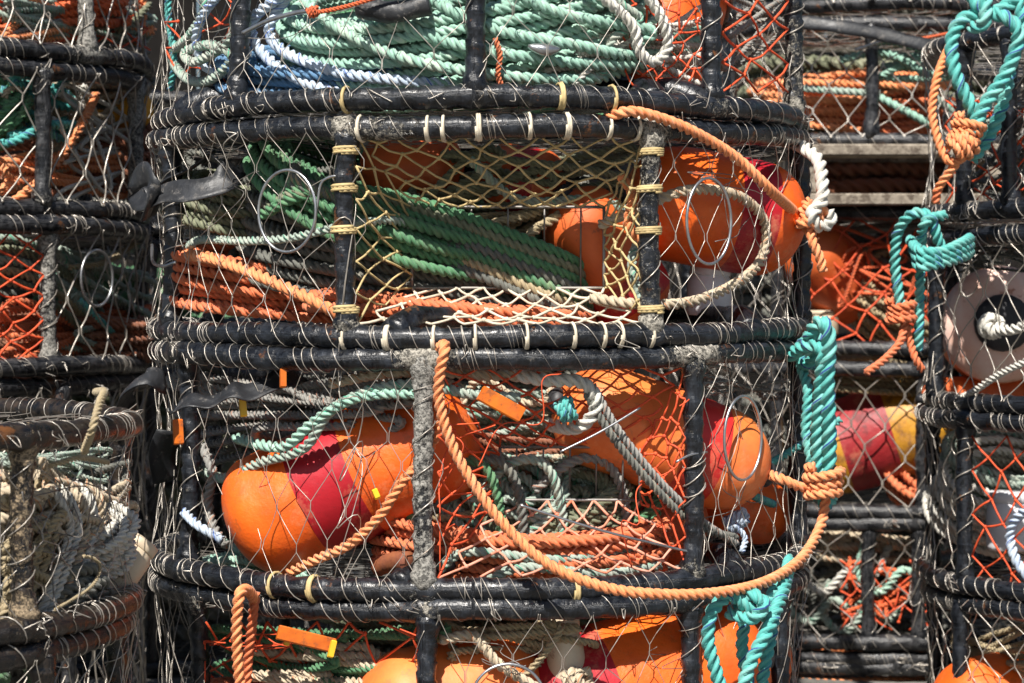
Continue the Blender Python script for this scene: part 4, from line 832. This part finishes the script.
B4.panel([B4.at(840,560,0),B4.at(930,560,0),B4.at(930,630,.0),B4.at(840,630,.0)],4,3,'twine_orange',.0020,'twine_net',.01,.4,66,.25)
cl(B1,850,100,.20,.19,.13,6,3,.0092,'orange','bright orange rope coil piled in the pot on the pallet',131,rot=(.25,-.1,0),jit=.6)
cl(B1,905,112,.17,.16,.10,4,3,.0090,'brick','darker orange rope coil right of the bright one in the pot on the pallet',132,rot=(.2,0,0),jit=.6)
strand([B1.at(800,88,.02),B1.at(840,91,.01),B1.at(880,94,.01)],.0085,'mint','pale green rope lying straight over the orange coil on the pallet',hi=False)
strand([B1.at(870,82,.02),B1.at(905,86,.01),B1.at(960,84,.02)],.0085,'orange','orange rope lying straight across the pot on the pallet',hi=False)
strand([B1.at(875,95,.015),B1.at(900,108,.01),B1.at(925,122,.012),B1.at(940,132,.02)],.0095,'seafoam','thick seafoam rope slanting down right over the orange coil',hi=False)
strand([B1.at(840,60,.05),B1.at(880,52,.03),B1.at(910,64,.02),B1.at(930,75,.02),B1.at(960,70,.05)],.0095,'seafoam','seafoam rope curving above the orange coil on the pallet',hi=False)
strand([B1.at(930,90,.02),B1.at(945,105,.015),B1.at(975,122,.015),B1.at(1000,120,.03)],.0095,'mint','mint rope at the right of the pot on the pallet',hi=False)
tangle(B1,880,960,50,80,12,.008,'seafoam','seafoam rope tangled under the lid of the pot on the pallet',133,(.04,.10))
B1.wirepart([(855,50,-.02),(880,42,-.022),(905,37,-.022)],.003,'galv','bungee_hook')
strand([B1.at(904,40,-.024),B1.at(925,38,-.024),B1.at(955,32,-.02)],.0045,'red','orange bungee cord on the pot above the pallet',hi=False)
ribbon([W(800,22,4.80),W(835,26,4.78),W(880,34,4.78),W(930,46,4.78),W(965,52,4.82)],.028,'long black rubber strap slanting over the pot on the pallet',wd=(0,.3,1))
buoy(B2.at(830,272,.10),(.55,.4,-.6),.24,.078,[],'dull orange buoy in the dark pot under the pallet',['orange_dull_shade'],seed=17)
jar(B2.at(822,335,.08),.034,.05,'grey white jar under the dull orange buoy','cream')
cl(B2,905,300,.14,.13,.09,6,2,.0088,'khaki','khaki rope coil in the dark pot under the pallet',134,rot=(.9,.4,0))
tangle(B2,840,930,225,300,18,.0045,'red','red twine bunched in the dark pot under the pallet',135,(.02,.08))
tangle(B2,810,930,215,345,16,.0065,'slate','dark rope behind the red twine under the pallet',136,(.06,.14))
buoy(B3.at(886,434,.12),(1,-.1,.30),.36,.098,[(-.55,.02,1)],'red and yellow banded buoy in the far right column',['dull_shaded_yellow','worn_shaded_red'],seed=18)
cl(B3,935,480,.10,.10,.07,5,2,.0085,'brick','brick orange rope coil below the red and yellow buoy',137,rot=(.6,0,0),jit=.7)
cl(B3,870,378,.12,.16,.10,3,2,.0085,'khaki','khaki rope coil under the lid above the red and yellow buoy',138)
for k,(x,y) in enumerate(((830,560),(815,590),(850,600),(885,560))):
    strand([B4.at(x-20,y-20,.03),B4.at(x-26,y+15,.01),B4.at(x-5,y+32,.005),B4.at(x+18,y+10,.01),B4.at(x+40,y+20,.03),B4.at(x+60,y-15,.05)],.0095,('white','mint','mint','seafoam')[k],'%s rope loop in the dark pot under the red and yellow buoy'%('whitish','pale mint','lower mint','seafoam')[k],hi=False)
tangle(B4,820,950,540,640,18,.0075,'slate','slate rope tangled in the dark pot under the red and yellow buoy',139,(.04,.1))
tangle(B4,850,935,560,620,18,.0055,'red','red orange rope tangled in the dark pot at lower right',140,(.0,.05))
tangle(B4,820,950,535,560,10,.0085,'beige','beige rope under the lid of the dark pot at lower right',141,(.03,.08))
cl(B5,880,672,.13,.25,.12,2,2,.010,'orange','orange rope coil at the foot of the far right column',142)
for k,(p,mt) in enumerate(((B0,'slate'),(B1,'olive'),(B2,'slate'),(B3,'slate'),(B4,'slate'))):
    coil(A(BX,5.42,(p.z0+p.z1)/2),.28,.24,5,2,.017,mt,'%s rope coil deep in the %s pot of the far right column'%(mt,('top','second','third','fourth','fifth')[k]),hi=False,seed=150+k,jit=.5)
# pallet between B1 and B2
mw=simple('weathered_wood',(.38,.33,.26),(.13,.105,.08),30,(.75,.9),0,.9,.004,60,spots=((.07,.05,.035),40,.53,.8))
z1=zb(145); z0=zb(206); root=empty('wooden_pallet',(BX+.16,5.3,z0),'weathered wooden pallet between two pots of the far right column','pallet')
for zz,nm in ((z1-z0-.0118,'deck_board'),(.0118,'bottom_board')):
    for k in range(5):
        mb=MB(); box(mb,A(0,-.47+k*.235,zz),A(.42,0,0),A(0,.05,0),A(0,0,.0115),.003); mb.build(nm,mw,root,smooth=False)
for x in (-.38,.0,.38):
    mb=MB(); hh=(z1-z0)/2; box(mb,A(x,0,hh),A(.032,0,0),A(0,.50,0),A(0,0,hh-.0237),.004); mb.build('stringer',mw,root,smooth=False)
cl(B1,870,180,.25,.16,.06,2,2,.018,'rust','orange rope coil darkened to brown for the shade inside the pallet',178)  # orange coil; the brown puts the pallet's shade into its colour
# ================================================================ BACK COLUMN in the gap at the left
KX=W(160,0,5.35)[0]; z=.018; GK='crab pots of the hidden back column'
lab=('lowest','second from the ground','third from the ground','topmost')
for k in range(4):
    p=Pot(KX,5.35,z,z+.26,'shaded crab pot in the back column seen in the dark gap, %s'%lab[k],posts=(150,),seed=60+k,group=GK,detail=.4,lash=40,rows=4,cells=50,wire='wire_dull',wr=.0012,rubber='rubber_grey')  # duller wire puts the darkness of the gap into the colour
    coil(A(KX,5.30,z+.13),.30,.28,5,2,.018,('slate','olive','green','slate','slate')[k],'%s rope coil inside the %s pot of the back column'%(('slate','olive','green','dark slate','dark grey')[k],lab[k]),hi=False,seed=160+k,jit=.5)
    z+=.292

# ================================================================ CAMERA, LIGHT
cam=bpy.data.cameras.new('camera'); co=bpy.data.objects.new('camera',cam); COL.objects.link(co); S.camera=co
co.location=(0,0,CZ); co.rotation_euler=(PI/2,0,0); cam.sensor_width=36; cam.lens=F*36/1024; cam.clip_end=200; cam.clip_start=.05
cam.shift_y=-(341.5-HR)/1024
cam.dof.use_dof=True; cam.dof.focus_distance=3.22; cam.dof.aperture_fstop=9.5
EL,AZ=math.radians(50),math.radians(-14)   # azimuth measured from the camera side towards the right
sd=Vector((math.sin(AZ)*math.cos(EL),-math.cos(AZ)*math.cos(EL),math.sin(EL)))
sl=bpy.data.lights.new('sun','SUN'); so=bpy.data.objects.new('sun',sl); COL.objects.link(so); sl.energy=5; sl.angle=math.radians(.53); sl.color=(1,.95,.88)
so.rotation_euler=sd.to_track_quat('Z','Y').to_euler(); so.location=(0,0,5)
w=bpy.data.worlds.new('World'); S.world=w; w.use_nodes=True; nt=w.node_tree; bg=nt.nodes['Background']
sky=nt.nodes.new('ShaderNodeTexSky'); sky.sky_type='NISHITA'; sky.sun_disc=False; sky.sun_elevation=EL
sky.sun_rotation=math.atan2(sd.x,sd.y)
nt.links.new(sky.outputs[0],bg.inputs[0]); bg.inputs[1].default_value=.05
S.view_settings.view_transform='Standard'; S.view_settings.look='None'; S.view_settings.exposure=.70; S.view_settings.gamma=1
